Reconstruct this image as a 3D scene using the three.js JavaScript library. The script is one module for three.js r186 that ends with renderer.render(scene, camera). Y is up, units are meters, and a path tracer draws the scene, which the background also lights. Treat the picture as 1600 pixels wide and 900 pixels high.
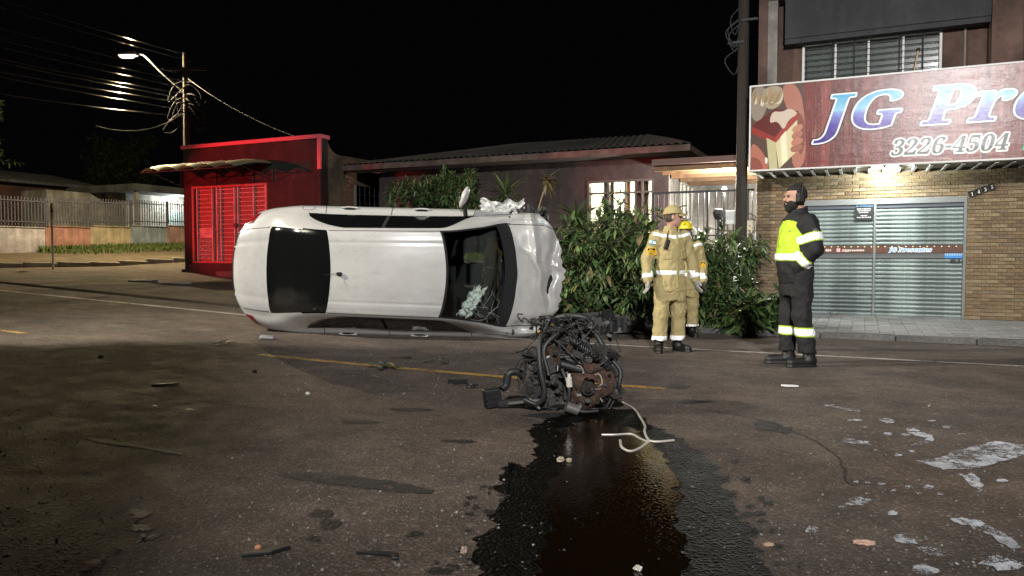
import * as THREE from 'three';
import { mergeGeometries } from 'three/addons/utils/BufferGeometryUtils.js';
import { RoundedBoxGeometry } from 'three/addons/geometries/RoundedBoxGeometry.js';
import { createNoise2D, createNoise3D } from 'simplex-noise';

// ---------- camera, sky, exposure ----------
const FOCAL = 1170, CENTRE_X = 800, CENTRE_Y = 450, EYE = 1.1, PITCH = Math.atan(50 / FOCAL);
const scene = new THREE.Scene();
const camera = new THREE.PerspectiveCamera(2 * Math.atan(450 / FOCAL) * 180 / Math.PI, 16 / 9, 0.1, 600);
camera.position.set(0, EYE, 0);
camera.rotation.x = -PITCH;
const renderer = new THREE.WebGLRenderer({ antialias: true });
renderer.toneMapping = THREE.LinearToneMapping;
renderer.toneMappingExposure = 1.0;
renderer.shadowMap.enabled = true;
{ // night sky: almost black, the faint glow of a town
  const W = 64, H = 32, data = new Float32Array(W * H * 4);
  for (let j = 0; j < H; j++) for (let i = 0; i < W; i++) data.set([0.0011, 0.00105, 0.0014, 1], (j * W + i) * 4);
  const sky = new THREE.DataTexture(data, W, H, THREE.RGBAFormat, THREE.FloatType);
  sky.mapping = THREE.EquirectangularReflectionMapping;
  sky.magFilter = THREE.LinearFilter; sky.needsUpdate = true;
  scene.background = sky; scene.environment = sky;
}
// strengths of the lamps (their lights are made in their builders below)
const POWER = { farLamp: 640, leftLamp: 1650, frontLamp: 1580, shopBulb: 10, porchBulb: 55, room: 5, beacon: 800, leftHouse: 22 };

// ---------- helpers ----------
function seeded(a) { return () => { a |= 0; a = a + 0x6D2B79F5 | 0; let t = Math.imul(a ^ a >>> 15, 1 | a); t = t + Math.imul(t ^ t >>> 7, 61 | t) ^ t; return ((t ^ t >>> 14) >>> 0) / 4294967296; }; }
const rnd = seeded(7), rr = (a, b) => a + (b - a) * rnd();
const n2 = createNoise2D(seeded(11)), n3 = createNoise3D(seeded(12));
const clamp = (x, a = 0, b = 1) => Math.min(b, Math.max(a, x)), lerp = (a, b, t) => a + (b - a) * t;
const smooth = (a, b, x) => { const t = clamp((x - a) / (b - a)); return t * t * (3 - 2 * t); };
const V = (x, y, z) => new THREE.Vector3(x, y, z);
const TURN = -25 * Math.PI / 180, C25 = Math.cos(TURN), S25 = -Math.sin(TURN);
// street coordinates: a = along the street (to the right), w = across it, away from the camera
const along = (x, z) => C25 * x + S25 * z, across = (x, z) => S25 * x - C25 * z;
const St = (a, w, y = 0) => V(a * C25 + w * S25, y, a * S25 - w * C25);
function groundAt(x, z) {
  const a = along(x, z), w = across(x, z), t = -(a + 2);
  let y = t < 0 ? 0 : t < 6 ? 0.047 * t * t / 12 : 0.047 * (Math.min(t, 60) - 3);
  y += 0.04 * Math.max(0, Math.min(w, 40) - 16) * smooth(-14, -20, a);
  y -= 0.10 * smooth(8.6, 11.6, w) * smooth(-9, -5, a) * (1 - smooth(11.78, 12.4, w));
  return y;
}
function rayOf(px, py) {
  const u = (px - CENTRE_X) / FOCAL, v = (CENTRE_Y - py) / FOCAL;
  const y = v * Math.cos(PITCH) - Math.sin(PITCH), d = v * Math.sin(PITCH) + Math.cos(PITCH);
  return [u / d, y / d];
}
function onGround(px, py, lift = 0) {   // a photo pixel on the ground -> the place it shows
  const [u, v] = rayOf(px, py);
  let lo = 0.5, hi = 0.5;
  while (hi < 120 && EYE + v * hi > groundAt(u * hi, -hi)) { lo = hi; hi += 0.1; }
  for (let k = 0; k < 20; k++) { const m = (lo + hi) / 2; if (EYE + v * m > groundAt(u * m, -m)) lo = m; else hi = m; }
  return V(u * lo, groundAt(u * lo, -lo) + lift, -lo);
}
function atDepth(px, py, d) { const [u, v] = rayOf(px, py); return V(u * d, EYE + v * d, -d); }

const used = new Map();
function numbered(name) { const n = used.get(name) ?? 0; used.set(name, n + 1); return n ? `${name}_${String(n).padStart(3, '0')}` : name; }
function plain(g) {
  g = g.index ? g.toNonIndexed() : g;
  if (!g.attributes.normal) g.computeVertexNormals();
  if (!g.attributes.uv) g.setAttribute('uv', new THREE.BufferAttribute(new Float32Array(g.attributes.position.count * 2), 2));
  for (const k of Object.keys(g.attributes)) if (!['position', 'normal', 'uv'].includes(k)) g.deleteAttribute(k);
  g.morphAttributes = {};
  return g;
}
const join = (list) => Array.isArray(list) ? (list.length === 1 ? list[0] : mergeGeometries(list.map(plain))) : list;
function obj(name, geo, material, parent = scene) {
  const m = new THREE.Mesh(join(geo), material);
  m.name = parent === scene ? numbered(name) : name;
  m.castShadow = m.receiveShadow = true; parent.add(m);
  return m;
}
function tag(o, label, category, group) { o.userData.label = label; o.userData.category = category; if (group) o.userData.group = group; return o; }
function thing(name, label, category, p = V(0, 0, 0), turn = 0, group) {
  const o = new THREE.Group(); o.name = numbered(name); o.position.copy(p); o.rotation.y = turn; scene.add(o);
  return tag(o, label, category, group);
}
function sub(name, parent, p = V(0, 0, 0)) { const o = new THREE.Group(); o.name = name; o.position.copy(p); parent.add(o); return o; }
function struct(name, geo, material, label) { const m = obj(name, geo, material); m.userData.kind = 'structure'; if (label) m.userData.label = label; return m; }

// geometries; every one gets uv in metres by the side it faces
function metric(g) {
  g = plain(g); const p = g.attributes.position, n = g.attributes.normal, uv = g.attributes.uv;
  for (let i = 0; i < p.count; i += 3) {
    let ax = 0, ay = 0, az = 0;
    for (let k = 0; k < 3; k++) { ax += Math.abs(n.getX(i + k)); ay += Math.abs(n.getY(i + k)); az += Math.abs(n.getZ(i + k)); }
    for (let k = 0; k < 3; k++) { const x = p.getX(i + k), y = p.getY(i + k), z = p.getZ(i + k);
      if (ax >= ay && ax >= az) uv.setXY(i + k, z, y); else if (ay >= az) uv.setXY(i + k, x, z); else uv.setXY(i + k, x, y); }
  }
  return g;
}
const place = (g, x = 0, y = 0, z = 0, rx = 0, ry = 0, rz = 0) => g.applyMatrix4(new THREE.Matrix4().compose(V(x, y, z), new THREE.Quaternion().setFromEuler(new THREE.Euler(rx, ry, rz)), V(1, 1, 1)));
const box = (w, h, d, x, y, z, rx, ry, rz) => place(metric(new THREE.BoxGeometry(w, h, d)), x, y, z, rx, ry, rz);
const box2 = (x0, x1, y0, y1, z0, z1) => metric(place(new THREE.BoxGeometry(x1 - x0, y1 - y0, z1 - z0), (x0 + x1) / 2, (y0 + y1) / 2, (z0 + z1) / 2));
const rbox = (w, h, d, r, x, y, z, rx, ry, rz) => place(metric(new RoundedBoxGeometry(w, h, d, 2, r)), x, y, z, rx, ry, rz);
const cyl = (r0, r1, h, x, y, z, rx, ry, rz, n = 16) => place(new THREE.CylinderGeometry(r1, r0, h, n), x, y, z, rx, ry, rz);
const ball = (r, x, y, z, sx = 1, sy = 1, sz = 1, n = 14) => place(new THREE.SphereGeometry(r, n, Math.ceil(n * .7)).scale(sx, sy, sz), x, y, z);
const tube = (pts, r, n = 24, m = 6, closed = false) => new THREE.TubeGeometry(new THREE.CatmullRomCurve3(pts, closed, 'catmullrom', 0.5), n, r, m, closed);
function bar(a, b, r, n = 6) { const g = new THREE.CylinderGeometry(r, r, a.distanceTo(b), n); const q = new THREE.Quaternion().setFromUnitVectors(V(0, 1, 0), b.clone().sub(a).normalize()); return g.applyMatrix4(new THREE.Matrix4().compose(a.clone().lerp(b, .5), q, V(1, 1, 1))); }
function sagging(a, b, sag, r, n = 20) { const pts = []; for (let i = 0; i <= n; i++) { const t = i / n, p = a.clone().lerp(b, t); p.y -= sag * 4 * t * (1 - t); pts.push(p); } return tube(pts, r, n * 2, 5); }
function gridSheet(nu, nv, f) {   // f(u, v) -> Vector3
  const pos = [], idx = [], uv = [];
  for (let j = 0; j <= nv; j++) for (let i = 0; i <= nu; i++) { const p = f(i / nu, j / nv); pos.push(p.x, p.y, p.z); uv.push(i / nu, j / nv); }
  for (let j = 0; j < nv; j++) for (let i = 0; i < nu; i++) { const a = j * (nu + 1) + i, b = a + 1, c = a + nu + 1, d = c + 1; idx.push(a, b, d, a, d, c); }
  const g = new THREE.BufferGeometry();
  g.setAttribute('position', new THREE.Float32BufferAttribute(pos, 3)); g.setAttribute('uv', new THREE.Float32BufferAttribute(uv, 2)); g.setIndex(idx); g.computeVertexNormals();
  return g;
}
function prism(pts, depth, bevel = 0, hole) {   // outline in x,y pushed along z
  const flat = (l) => l.map(([x, y]) => new THREE.Vector2(x, y)), shape = new THREE.Shape(flat(pts));
  if (hole) shape.holes.push(new THREE.Path(flat(hole)));
  const g = new THREE.ExtrudeGeometry(shape, { depth, bevelEnabled: bevel > 0, bevelSize: bevel, bevelThickness: bevel, bevelSegments: 2, steps: 1 });
  return metric(g);
}
// textures
const lattice = (() => { const r = seeded(91), t = new Float32Array(65536); for (let i = 0; i < t.length; i++) t[i] = r(); return t; })();
function tiled(x, y, period) {   // value noise that repeats every `period` cells
  const xi = Math.floor(x), yi = Math.floor(y), fx = x - xi, fy = y - yi, m = (k) => ((k % period) + period) % period;
  const h = (a, b) => lattice[(m(a) * 157 + m(b) * 8191 + period * 31) & 65535], sx = fx * fx * (3 - 2 * fx), sy = fy * fy * (3 - 2 * fy);
  return lerp(lerp(h(xi, yi), h(xi + 1, yi), sx), lerp(h(xi, yi + 1), h(xi + 1, yi + 1), sx), sy);
}
function dataTexture(size, f, srgb, metres = 1) {
  const data = new Uint8Array(size * size * 4);
  for (let j = 0; j < size; j++) for (let i = 0; i < size; i++) {
    const c = f(i / size, j / size), k = (j * size + i) * 4;
    if (typeof c === 'number') data[k] = data[k + 1] = data[k + 2] = clamp(c) * 255; else { data[k] = clamp(c[0]) * 255; data[k + 1] = clamp(c[1]) * 255; data[k + 2] = clamp(c[2]) * 255; }
    data[k + 3] = 255;
  }
  const t = new THREE.DataTexture(data, size, size);
  t.wrapS = t.wrapT = THREE.RepeatWrapping; t.magFilter = THREE.LinearFilter; t.minFilter = THREE.LinearMipmapLinearFilter; t.generateMipmaps = true;
  if (srgb) t.colorSpace = THREE.SRGBColorSpace;
  t.repeat.set(1 / metres, 1 / metres); t.needsUpdate = true;
  return t;
}
function repeatOf(t, metres) { const c = t.clone(); c.repeat.set(1 / metres, 1 / metres); c.needsUpdate = true; return c; }
function canvas(w, h, draw) { const c = document.createElement('canvas'); c.width = w; c.height = h; draw(c.getContext('2d'), w, h); const t = new THREE.CanvasTexture(c); t.colorSpace = THREE.SRGBColorSpace; return t; }
const lin = (r, g, b) => new THREE.Color().setRGB(r, g, b);
const mat = (r, g, b, rough = .8, o = {}) => new THREE.MeshStandardMaterial({ color: lin(r, g, b), roughness: rough, ...o });
const phys = (r, g, b, rough = .8, o = {}) => new THREE.MeshPhysicalMaterial({ color: lin(r, g, b), roughness: rough, ...o });

// surface nets over a distance field
function fieldMesh(sdf, lo, hi, cell) {
  const nx = Math.ceil((hi[0] - lo[0]) / cell) + 1, ny = Math.ceil((hi[1] - lo[1]) / cell) + 1, nz = Math.ceil((hi[2] - lo[2]) / cell) + 1;
  const f = new Float32Array(nx * ny * nz), at = (i, j, k) => (k * ny + j) * nx + i;
  for (let k = 0; k < nz; k++) for (let j = 0; j < ny; j++) for (let i = 0; i < nx; i++) f[at(i, j, k)] = sdf(lo[0] + i * cell, lo[1] + j * cell, lo[2] + k * cell);
  const id = new Int32Array(nx * ny * nz).fill(-1), pos = [], idx = [];
  for (let k = 0; k < nz - 1; k++) for (let j = 0; j < ny - 1; j++) for (let i = 0; i < nx - 1; i++) {
    let mask = 0; const c = [];
    for (let q = 0; q < 8; q++) { const v = f[at(i + (q & 1), j + (q >> 1 & 1), k + (q >> 2))]; c.push(v); if (v < 0) mask |= 1 << q; }
    if (mask === 0 || mask === 255) continue;
    let sx = 0, sy = 0, sz = 0, n = 0;
    for (let q = 0; q < 8; q++) for (const b of [1, 2, 4]) { if (q & b) continue; const r = q | b; if ((c[q] < 0) === (c[r] < 0)) continue; const t = c[q] / (c[q] - c[r]); sx += (q & 1) + (b === 1 ? t : 0); sy += (q >> 1 & 1) + (b === 2 ? t : 0); sz += (q >> 2) + (b === 4 ? t : 0); n++; }
    id[at(i, j, k)] = pos.length / 3; pos.push(lo[0] + (i + sx / n) * cell, lo[1] + (j + sy / n) * cell, lo[2] + (k + sz / n) * cell);
  }
  const quad = (a, b, c, d, flip) => { if (a < 0 || b < 0 || c < 0 || d < 0) return; flip ? idx.push(a, c, b, a, d, c) : idx.push(a, b, c, a, c, d); };
  for (let k = 1; k < nz - 1; k++) for (let j = 1; j < ny - 1; j++) for (let i = 1; i < nx - 1; i++) {
    const v = f[at(i, j, k)] < 0;
    if (v !== f[at(i + 1, j, k)] < 0) quad(id[at(i, j - 1, k - 1)], id[at(i, j, k - 1)], id[at(i, j, k)], id[at(i, j - 1, k)], !v);
    if (v !== f[at(i, j + 1, k)] < 0) quad(id[at(i - 1, j, k - 1)], id[at(i - 1, j, k)], id[at(i, j, k)], id[at(i, j, k - 1)], !v);
    if (v !== f[at(i, j, k + 1)] < 0) quad(id[at(i - 1, j - 1, k)], id[at(i, j - 1, k)], id[at(i, j, k)], id[at(i - 1, j, k)], !v);
  }
  const g = new THREE.BufferGeometry(); g.setAttribute('position', new THREE.Float32BufferAttribute(pos, 3)); g.setIndex(idx); g.computeVertexNormals();
  return g;
}
const smin = (a, b, k) => { const h = clamp(.5 + .5 * (b - a) / k); return lerp(b, a, h) - k * h * (1 - h); };
function capsule(x, y, z, a, b, ra, rb) {
  const bx = b[0] - a[0], by = b[1] - a[1], bz = b[2] - a[2], px = x - a[0], py = y - a[1], pz = z - a[2];
  const t = clamp((px * bx + py * by + pz * bz) / (bx * bx + by * by + bz * bz + 1e-9));
  return Math.hypot(px - bx * t, py - by * t, pz - bz * t) - lerp(ra, rb, t);
}
const ellipsoid = (x, y, z, c, r) => { const k = Math.hypot((x - c[0]) / r[0], (y - c[1]) / r[1], (z - c[2]) / r[2]); return (k - 1) * Math.min(...r); };
// ---------- textures shared by surfaces ----------
const grainHeight = new Float32Array(1024 * 1024);
{ // asphalt: stones of several sizes pressed in bitumen
  const r = seeded(5);
  for (let i = 0; i < grainHeight.length; i++) grainHeight[i] = .25 + .2 * r();
  for (let k = 0; k < 52000; k++) { const cx = r() * 1024, cy = r() * 1024, R = 1.2 + r() * r() * 3.6, v = .45 + .55 * r();
    for (let y = Math.floor(cy - R); y <= cy + R; y++) for (let x = Math.floor(cx - R); x <= cx + R; x++) { const d = Math.hypot(x - cx, y - cy) / R; if (d < 1) { const q = ((y + 1024) % 1024) * 1024 + (x + 1024) % 1024; grainHeight[q] = Math.max(grainHeight[q], v * Math.sqrt(1 - d * d * .8)); } } }
}
const stoneTone = new Float32Array(1024 * 1024);
{ const r = seeded(6); for (let k = 0; k < 30000; k++) { const cx = r() * 1024, cy = r() * 1024, R = .8 + r() * r() * 2.6, v = (r() - .35) * 1.2 + (r() < .025 ? 1.7 : 0);
    for (let y = Math.floor(cy - R); y <= cy + R; y++) for (let x = Math.floor(cx - R); x <= cx + R; x++) if (Math.hypot(x - cx, y - cy) < R) stoneTone[((y + 1024) % 1024) * 1024 + (x + 1024) % 1024] = v; } }
const asphaltMap = dataTexture(1024, (u, v) => {
  const q = Math.floor(v * 1024) * 1024 + Math.floor(u * 1024);
  const dirt = tiled(u * 9, v * 9, 9) * .5 + tiled(u * 31, v * 31, 31) * .3 + tiled(u * 97, v * 97, 97) * .2;
  const t = .50 + .36 * (grainHeight[q] - .5) + .20 * stoneTone[q] + .30 * (dirt - .5);
  return [t * 1.03, t * .985, t * .94];
}, true, 2.6);
const asphaltBump = dataTexture(1024, (u, v) => grainHeight[Math.floor(v * 1024) * 1024 + Math.floor(u * 1024)], false, 2.6);
const asphaltRough = dataTexture(512, (u, v) => .82 + .2 * tiled(u * 23, v * 23, 23) - .3 * Math.max(0, tiled(u * 120, v * 120, 120) - .75), false, 2.6);
const speckle = dataTexture(512, (u, v) => { const t = .72 + .2 * tiled(u * 8, v * 8, 8) + .16 * (tiled(u * 60, v * 60, 60) - .5) + .14 * (tiled(u * 250, v * 250, 250) - .5); return [t, t, t]; }, true, 1.6);
const roughPlaster = dataTexture(512, (u, v) => .5 * tiled(u * 40, v * 40, 40) + .35 * tiled(u * 120, v * 120, 120) + .15 * tiled(u * 240, v * 240, 240), false, 1.2);
const blotches = dataTexture(512, (u, v) => { const a = tiled(u * 5, v * 5, 5) * .5 + tiled(u * 14, v * 14, 14) * .3 + tiled(u * 45, v * 45, 45) * .2, s = tiled(u * 30, v * 3, 30); const t = .62 + .42 * (a - .4) + .16 * (s - .5) + .07 * (tiled(u * 200, v * 200, 200) - .5); return [t, t * .985, t * .97]; }, true, 3.1);
const peeling = dataTexture(512, (u, v) => { const a = tiled(u * 6, v * 6, 6) * .45 + tiled(u * 17, v * 17, 17) * .3 + tiled(u * 50, v * 50, 50) * .25; const g = .1 * (tiled(u * 150, v * 150, 150) - .5); return a > .56 ? [.34 + g, .31 + g, .27 + g] : a > .53 ? [.5 + g, .46 + g, .4 + g] : [.80 + g, .77 + g, .69 + g]; }, true, 1.7);
const wornPaint = dataTexture(1024, (u, v) => { const q = Math.floor(v * 1024) * 1024 + Math.floor(u * 1024); const a = tiled(u * 7, v * 7, 7) * .35 + tiled(u * 40, v * 40, 40) * .35 + grainHeight[q] * .55; return a > .47 ? 1 : 0; }, false, 1.3);
const clothBump = dataTexture(256, (u, v) => .5 + .25 * Math.sin(u * 402) * Math.sin(v * 402) + .25 * tiled(u * 60, v * 60, 60), false, .12);

// ---------- ground ----------
function spaced(list) { const out = []; for (const [a, b, step] of list) for (let x = a; x < b - 1e-6; x += step) out.push(x); out.push(list.at(-1)[1]); return out; }
function groundSheet(as, ws, heightOf, toneOf) {
  const pos = [], uv = [], col = [], idx = [];
  for (const w of ws) for (const a of as) { const p = St(a, w); p.y = heightOf(p.x, p.z, a, w); pos.push(p.x, p.y, p.z); uv.push(p.x, p.z); const c = toneOf(p.x, p.z, a, w); col.push(...c); }
  const n = as.length;
  for (let j = 0; j < ws.length - 1; j++) for (let i = 0; i < n - 1; i++) { const q = j * n + i; idx.push(q, q + 1, q + n + 1, q, q + n + 1, q + n); }
  const g = new THREE.BufferGeometry();
  g.setAttribute('position', new THREE.Float32BufferAttribute(pos, 3)); g.setAttribute('uv', new THREE.Float32BufferAttribute(uv, 2)); g.setAttribute('color', new THREE.Float32BufferAttribute(col, 3)); g.setIndex(idx); g.computeVertexNormals();
  return g;
}
const asphalt = mat(.33, .285, .25, 1, { map: asphaltMap, bumpMap: asphaltBump, bumpScale: .009, roughnessMap: asphaltRough, vertexColors: true });
{
  const as = spaced([[-300, -60, 20], [-60, -24, 3], [-24, -12, .6], [-12, 6, .16], [6, 14, .8], [14, 60, 6], [60, 300, 30]]);
  const ws = spaced([[-200, -20, 15], [-20, -2, 2], [-2, 1, .4], [1, 11.7, .13], [11.7, 12.5, .1], [12.5, 30, .9], [30, 70, 5], [70, 400, 30]]);
  const tone = (x, z, a, w) => { // soil tracked over the lanes, tyre-polished tracks, old patches
    const big = .5 + .5 * n2(x * .23 + 4, z * .23), mid = n2(x * .9, z * .9 + 7), fine = n2(x * 3.1, z * 3.1 - 5), streak = n2(a * .25, w * 3.4);
    const v = 1 + .10 * mid + .07 * fine + .08 * streak - .12 * big;
    const soil = clamp(.45 + .5 * n2(a * .16 + 9, w * .55) + .2 * fine);
    return [v * lerp(1, 1.08, soil), v * lerp(1, .95, soil), v * lerp(1.02, .86, soil)];
  };
  struct('road', groundSheet(as, ws, (x, z, a, w) => groundAt(x, z) - .4 * smooth(11.86, 12.0, w) * (1 - smooth(17.2, 17.5, w)) * smooth(-6.35, -6.2, a) * (1 - smooth(8.7, 9, a)), tone), asphalt);
}
// sheets painted or spilled on the road, following its surface
function onRoad(outline, lift, step = .12) {   // outline: [x, z] points; filled as a fan of strips through a Shape
  const sh = new THREE.Shape(outline.map(([x, z]) => new THREE.Vector2(x, z)));
  const g = new THREE.ShapeGeometry(sh), p = g.attributes.position, pos = [];
  for (let i = 0; i < p.count; i++) { const x = p.getX(i), z = p.getY(i); pos.push(x, groundAt(x, z) + lift, z); }
  g.setAttribute('position', new THREE.Float32BufferAttribute(pos, 3));
  const uv = []; for (let i = 0; i < p.count; i++) uv.push(pos[i * 3], pos[i * 3 + 2]);
  g.setAttribute('uv', new THREE.Float32BufferAttribute(uv, 2));
  const ix = Array.from(g.index.array); for (let i = 0; i < ix.length; i += 3) { const t = ix[i]; ix[i] = ix[i + 1]; ix[i + 1] = t; }
  g.setIndex(ix); g.computeVertexNormals();
  const n = g.attributes.normal; for (let i = 0; i < n.count; i++) if (n.getY(i) < 0) n.setXYZ(i, -n.getX(i), -n.getY(i), -n.getZ(i));
  return g;
}
function stripe(a0, a1, w0, w1, width, lift = .004) {   // a painted line along the street
  const n = Math.max(2, Math.ceil((a1 - a0) / .4));
  return gridSheet(n, 1, (u, v) => { const a = lerp(a0, a1, u), w = lerp(w0, w1, u) - (v - .5) * width; const p = St(a, w); p.y = groundAt(p.x, p.z) + lift; return p; });
}
const planUV = (g) => { const p = g.attributes.position, uv = g.attributes.uv; for (let i = 0; i < p.count; i++) uv.setXY(i, p.getX(i), p.getZ(i)); return g; };
const yellowPaint = mat(.50, .30, .07, .7, { map: speckle, alphaMap: wornPaint, alphaTest: .5 });
const whitePaint = mat(.50, .48, .44, .7, { map: speckle, alphaMap: wornPaint, alphaTest: .5 });
const flakedPaint = dataTexture(1024, (u, v) => { const q = Math.floor(v * 1024) * 1024 + Math.floor(u * 1024); return tiled(u * 11, v * 11, 11) * .35 + tiled(u * 60, v * 60, 60) * .3 + grainHeight[q] * .6 > .565 ? 1 : 0; }, false, 1.3);
const freshPaint = mat(.66, .68, .74, .65, { map: speckle, alphaMap: flakedPaint, alphaTest: .5, bumpMap: asphaltBump, bumpScale: .004 });
struct('yellow_line', planUV(stripe(-5.75, -1.45, 6.02, 6.12, .11)), yellowPaint);
struct('yellow_line', planUV(stripe(-13.4, -8.95, 5.3, 5.55, .11)), yellowPaint);
struct('yellow_line', planUV(stripe(2.6, 6.8, 6.2, 6.3, .11)), yellowPaint);
struct('white_line', planUV(stripe(-30, -8.2, 8.2, 8.85, .1)), whitePaint);
struct('white_line', planUV(stripe(-8.2, 9, 8.85, 8.95, .1)), whitePaint);
{ // what is left of a word or arrow painted on the lane
  const px = (list) => list.map(([x, y]) => { const p = onGround(x, y); return [p.x, p.z]; });
  const ragged = (poly, amt) => { const out = []; for (let i = 0; i < poly.length; i++) { const a = poly[i], b = poly[(i + 1) % poly.length], L = Math.hypot(a[0] - b[0], a[1] - b[1]), n = Math.max(1, Math.round(L / .03)); for (let k = 0; k < n; k++) { const t = k / n; out.push([lerp(a[0], b[0], t) + rr(-amt, amt), lerp(a[1], b[1], t) + rr(-amt, amt)]); } } return out; };
  const list = [onRoad(ragged(px([[1433, 721], [1470, 716], [1495, 705], [1556, 690], [1602, 696], [1640, 700], [1600, 712], [1520, 734], [1475, 735]]), .008), .004)];
  const blob = (x, y, rx, ry, turn = 0) => { const pts = []; for (let k = 0; k < 14; k++) { const t = k / 14 * 6.283, q = rr(.6, 1.1), cx = Math.cos(t) * rx * q, cy = Math.sin(t) * ry * q; pts.push([x + cx, y + cy + cx * turn]); } list.push(onRoad(ragged(px(pts), .004), .004)); };
  for (const b of [[1520, 752, 17, 11, .5], [1565, 752, 10, 3], [1340, 692, 27, 4, .12], [1325, 689, 12, 4], [1440, 680, 22, 4, .15], [1452, 688, 9, 5, -.3], [1436, 694, 14, 3, -.2], [1382, 657, 11, 3], [1390, 659, 8, 3], [1387, 679, 8, 3], [1415, 680, 10, 2], [1330, 641, 14, 2.6, .1], [1295, 634, 10, 2], [1310, 637, 14, 2, .15], [1335, 657, 11, 2], [1425, 672, 12, 3, .2], [1340, 785, 22, 7, -.1], [1316, 793, 7, 3], [1420, 762, 7, 3], [1451, 762, 8, 4], [1470, 772, 9, 3], [1378, 757, 9, 2.4], [1397, 768, 5, 2], [1356, 755, 5, 2], [1338, 754, 4, 2], [1436, 772, 5, 2], [1395, 803, 9, 4], [1354, 772, 5, 2.4], [1404, 712, 7, 2.5], [1425, 706, 5, 2], [1540, 828, 34, 10, .35], [1575, 848, 22, 9, .4], [1505, 815, 18, 6, .1], [1570, 882, 45, 12, .12], [1415, 845, 22, 8, .15], [1455, 862, 26, 7, .2], [1445, 892, 22, 9, .1], [1270, 829, 14, 6], [1500, 743, 7, 2], [1480, 668, 10, 2], [1502, 679, 9, 2], [1370, 704, 6, 2], [1535, 768, 7, 2], [1350, 668, 6, 1.6], [1455, 658, 7, 1.6]]) blob(...b);
  struct('road_marking', list, freshPaint, 'flaked white remains of lettering painted on the lane');
}
{ // far sidewalk before the shop and the house: concrete kerb and block paving
  const top = -.02, kerb = mat(.16, .155, .15, .9, { map: speckle, bumpMap: roughPlaster, bumpScale: .006 });
  const walk = thing('sidewalk', 'grey block paved sidewalk in front of the brick shop', 'sidewalk'); walk.userData.kind = 'structure'; delete walk.userData.category;
  for (let a = -6.4; a < 9; a += .98) { const p = St(a + .49, 11.86); obj('kerb_stone', place(rbox(.972, .34, .14, .02), p.x, top - .165 + rr(-.006, .006), p.z, 0, TURN + rr(-.006, .006), 0), kerb, walk); }
  const bed = mat(.09, .086, .08, 1, { map: speckle });
  obj('bed', box2(-6.4, 9, top - .3, top - .028, -17.6, -11.92).applyMatrix4(new THREE.Matrix4().makeRotationY(TURN)), bed, walk);
  const tones = [.30, .35, .39, .33].map((t) => mat(t * 1.0, t * 1.02, t * 1.0, .9, { map: speckle, bumpMap: roughPlaster, bumpScale: .004 }));
  const shapes = [0, 1, 2].map(() => rbox(.372 + rr(-.004, .004), .06, .238, .008)), rest = [];
  let n = 0;
  for (let j = 0; j < 15; j++) for (let i = 0; i < 40; i++) {
    const a = -6.2 + i * .38 + (j % 2) * .19, w = 12.06 + j * .245; if (w > 15.45) continue;
    const p = St(a, w), g = shapes[(i * 7 + j * 3) % 3], y = top - .03 + rr(-.004, .003), turn = TURN + rr(-.012, .012), tilt = rr(-.008, .008);
    if (a > -2.2 && a < 3.4 && n < 300) { const m = obj('paver', g, tones[Math.floor(rr(0, 4))], walk); m.position.set(p.x, y, p.z); m.rotation.set(tilt, turn, tilt * .5); n++; }
    else rest.push(place(g.clone(), p.x, y, p.z, 0, turn, 0));
  }
  obj('pavers', rest, tones[1], walk).userData.kind = 'stuff';
}
{ // left: the corner lot and the side street's far kerb
  const lotTone = (x, z, a, w) => { const v = 1 + .2 * n2(x * .7, z * .7) + .14 * n2(x * 2.6, z * 2.6) + .12 * n2(a * .6, w * 2); return [v * 1.1, v, v * .84]; };
  const lot = mat(.27, .245, .20, .95, { map: asphaltMap, bumpMap: asphaltBump, bumpScale: .004, vertexColors: true });
  struct('corner_lot', groundSheet(spaced([[-19.2, -6.4, .32]]), spaced([[9.62, 9.7, .04], [9.7, 15.7, .35]]), (x, z, a, w) => groundAt(x, z) + .035 * smooth(9.6, 9.7, w) * smooth(-19.2, -18.6, a) - .02 * smooth(9.66, 9.62, w) + .012 * n2(x * .5, z * .5) * smooth(9.7, 10.4, w) + .012, lotTone), lot);
  const verge = mat(.23, .20, .15, .95, { map: asphaltMap, bumpMap: asphaltBump, bumpScale: .004, vertexColors: true });
  struct('side_pavement', groundSheet(spaced([[-60, -40, 4], [-40, -21.5, .6]]), spaced([[11, 40, .7]]), (x, z, a, w) => groundAt(x, z) + .12 * smooth(-21.5, -21.7, a) * smooth(11, 11.2, w), lotTone), verge);
  const kerb = mat(.42, .39, .33, .9, { map: speckle, bumpMap: roughPlaster, bumpScale: .01 });
  const k = thing('side_kerb', 'worn pale kerb along the side street', 'kerb'); k.userData.kind = 'structure'; delete k.userData.category;
  for (let w = 11.3; w < 34; w += 1.02) { const p = St(-21.5, w + .5); obj('kerb_stone', place(rbox(.16, .3, 1.0, .03), p.x, groundAt(p.x, p.z) - .01 + rr(-.01, .01), p.z, -.04, TURN + rr(-.01, .01), 0), kerb, k); }
  for (let a = -42; a < -22; a += 1.02) { const p = St(a + .5, 11.1); obj('kerb_stone', place(rbox(1.0, .3, .16, .03), p.x, groundAt(p.x, p.z) - .01 + rr(-.01, .01), p.z, 0, TURN + rr(-.01, .01), -.04), kerb, k); }
}
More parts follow.
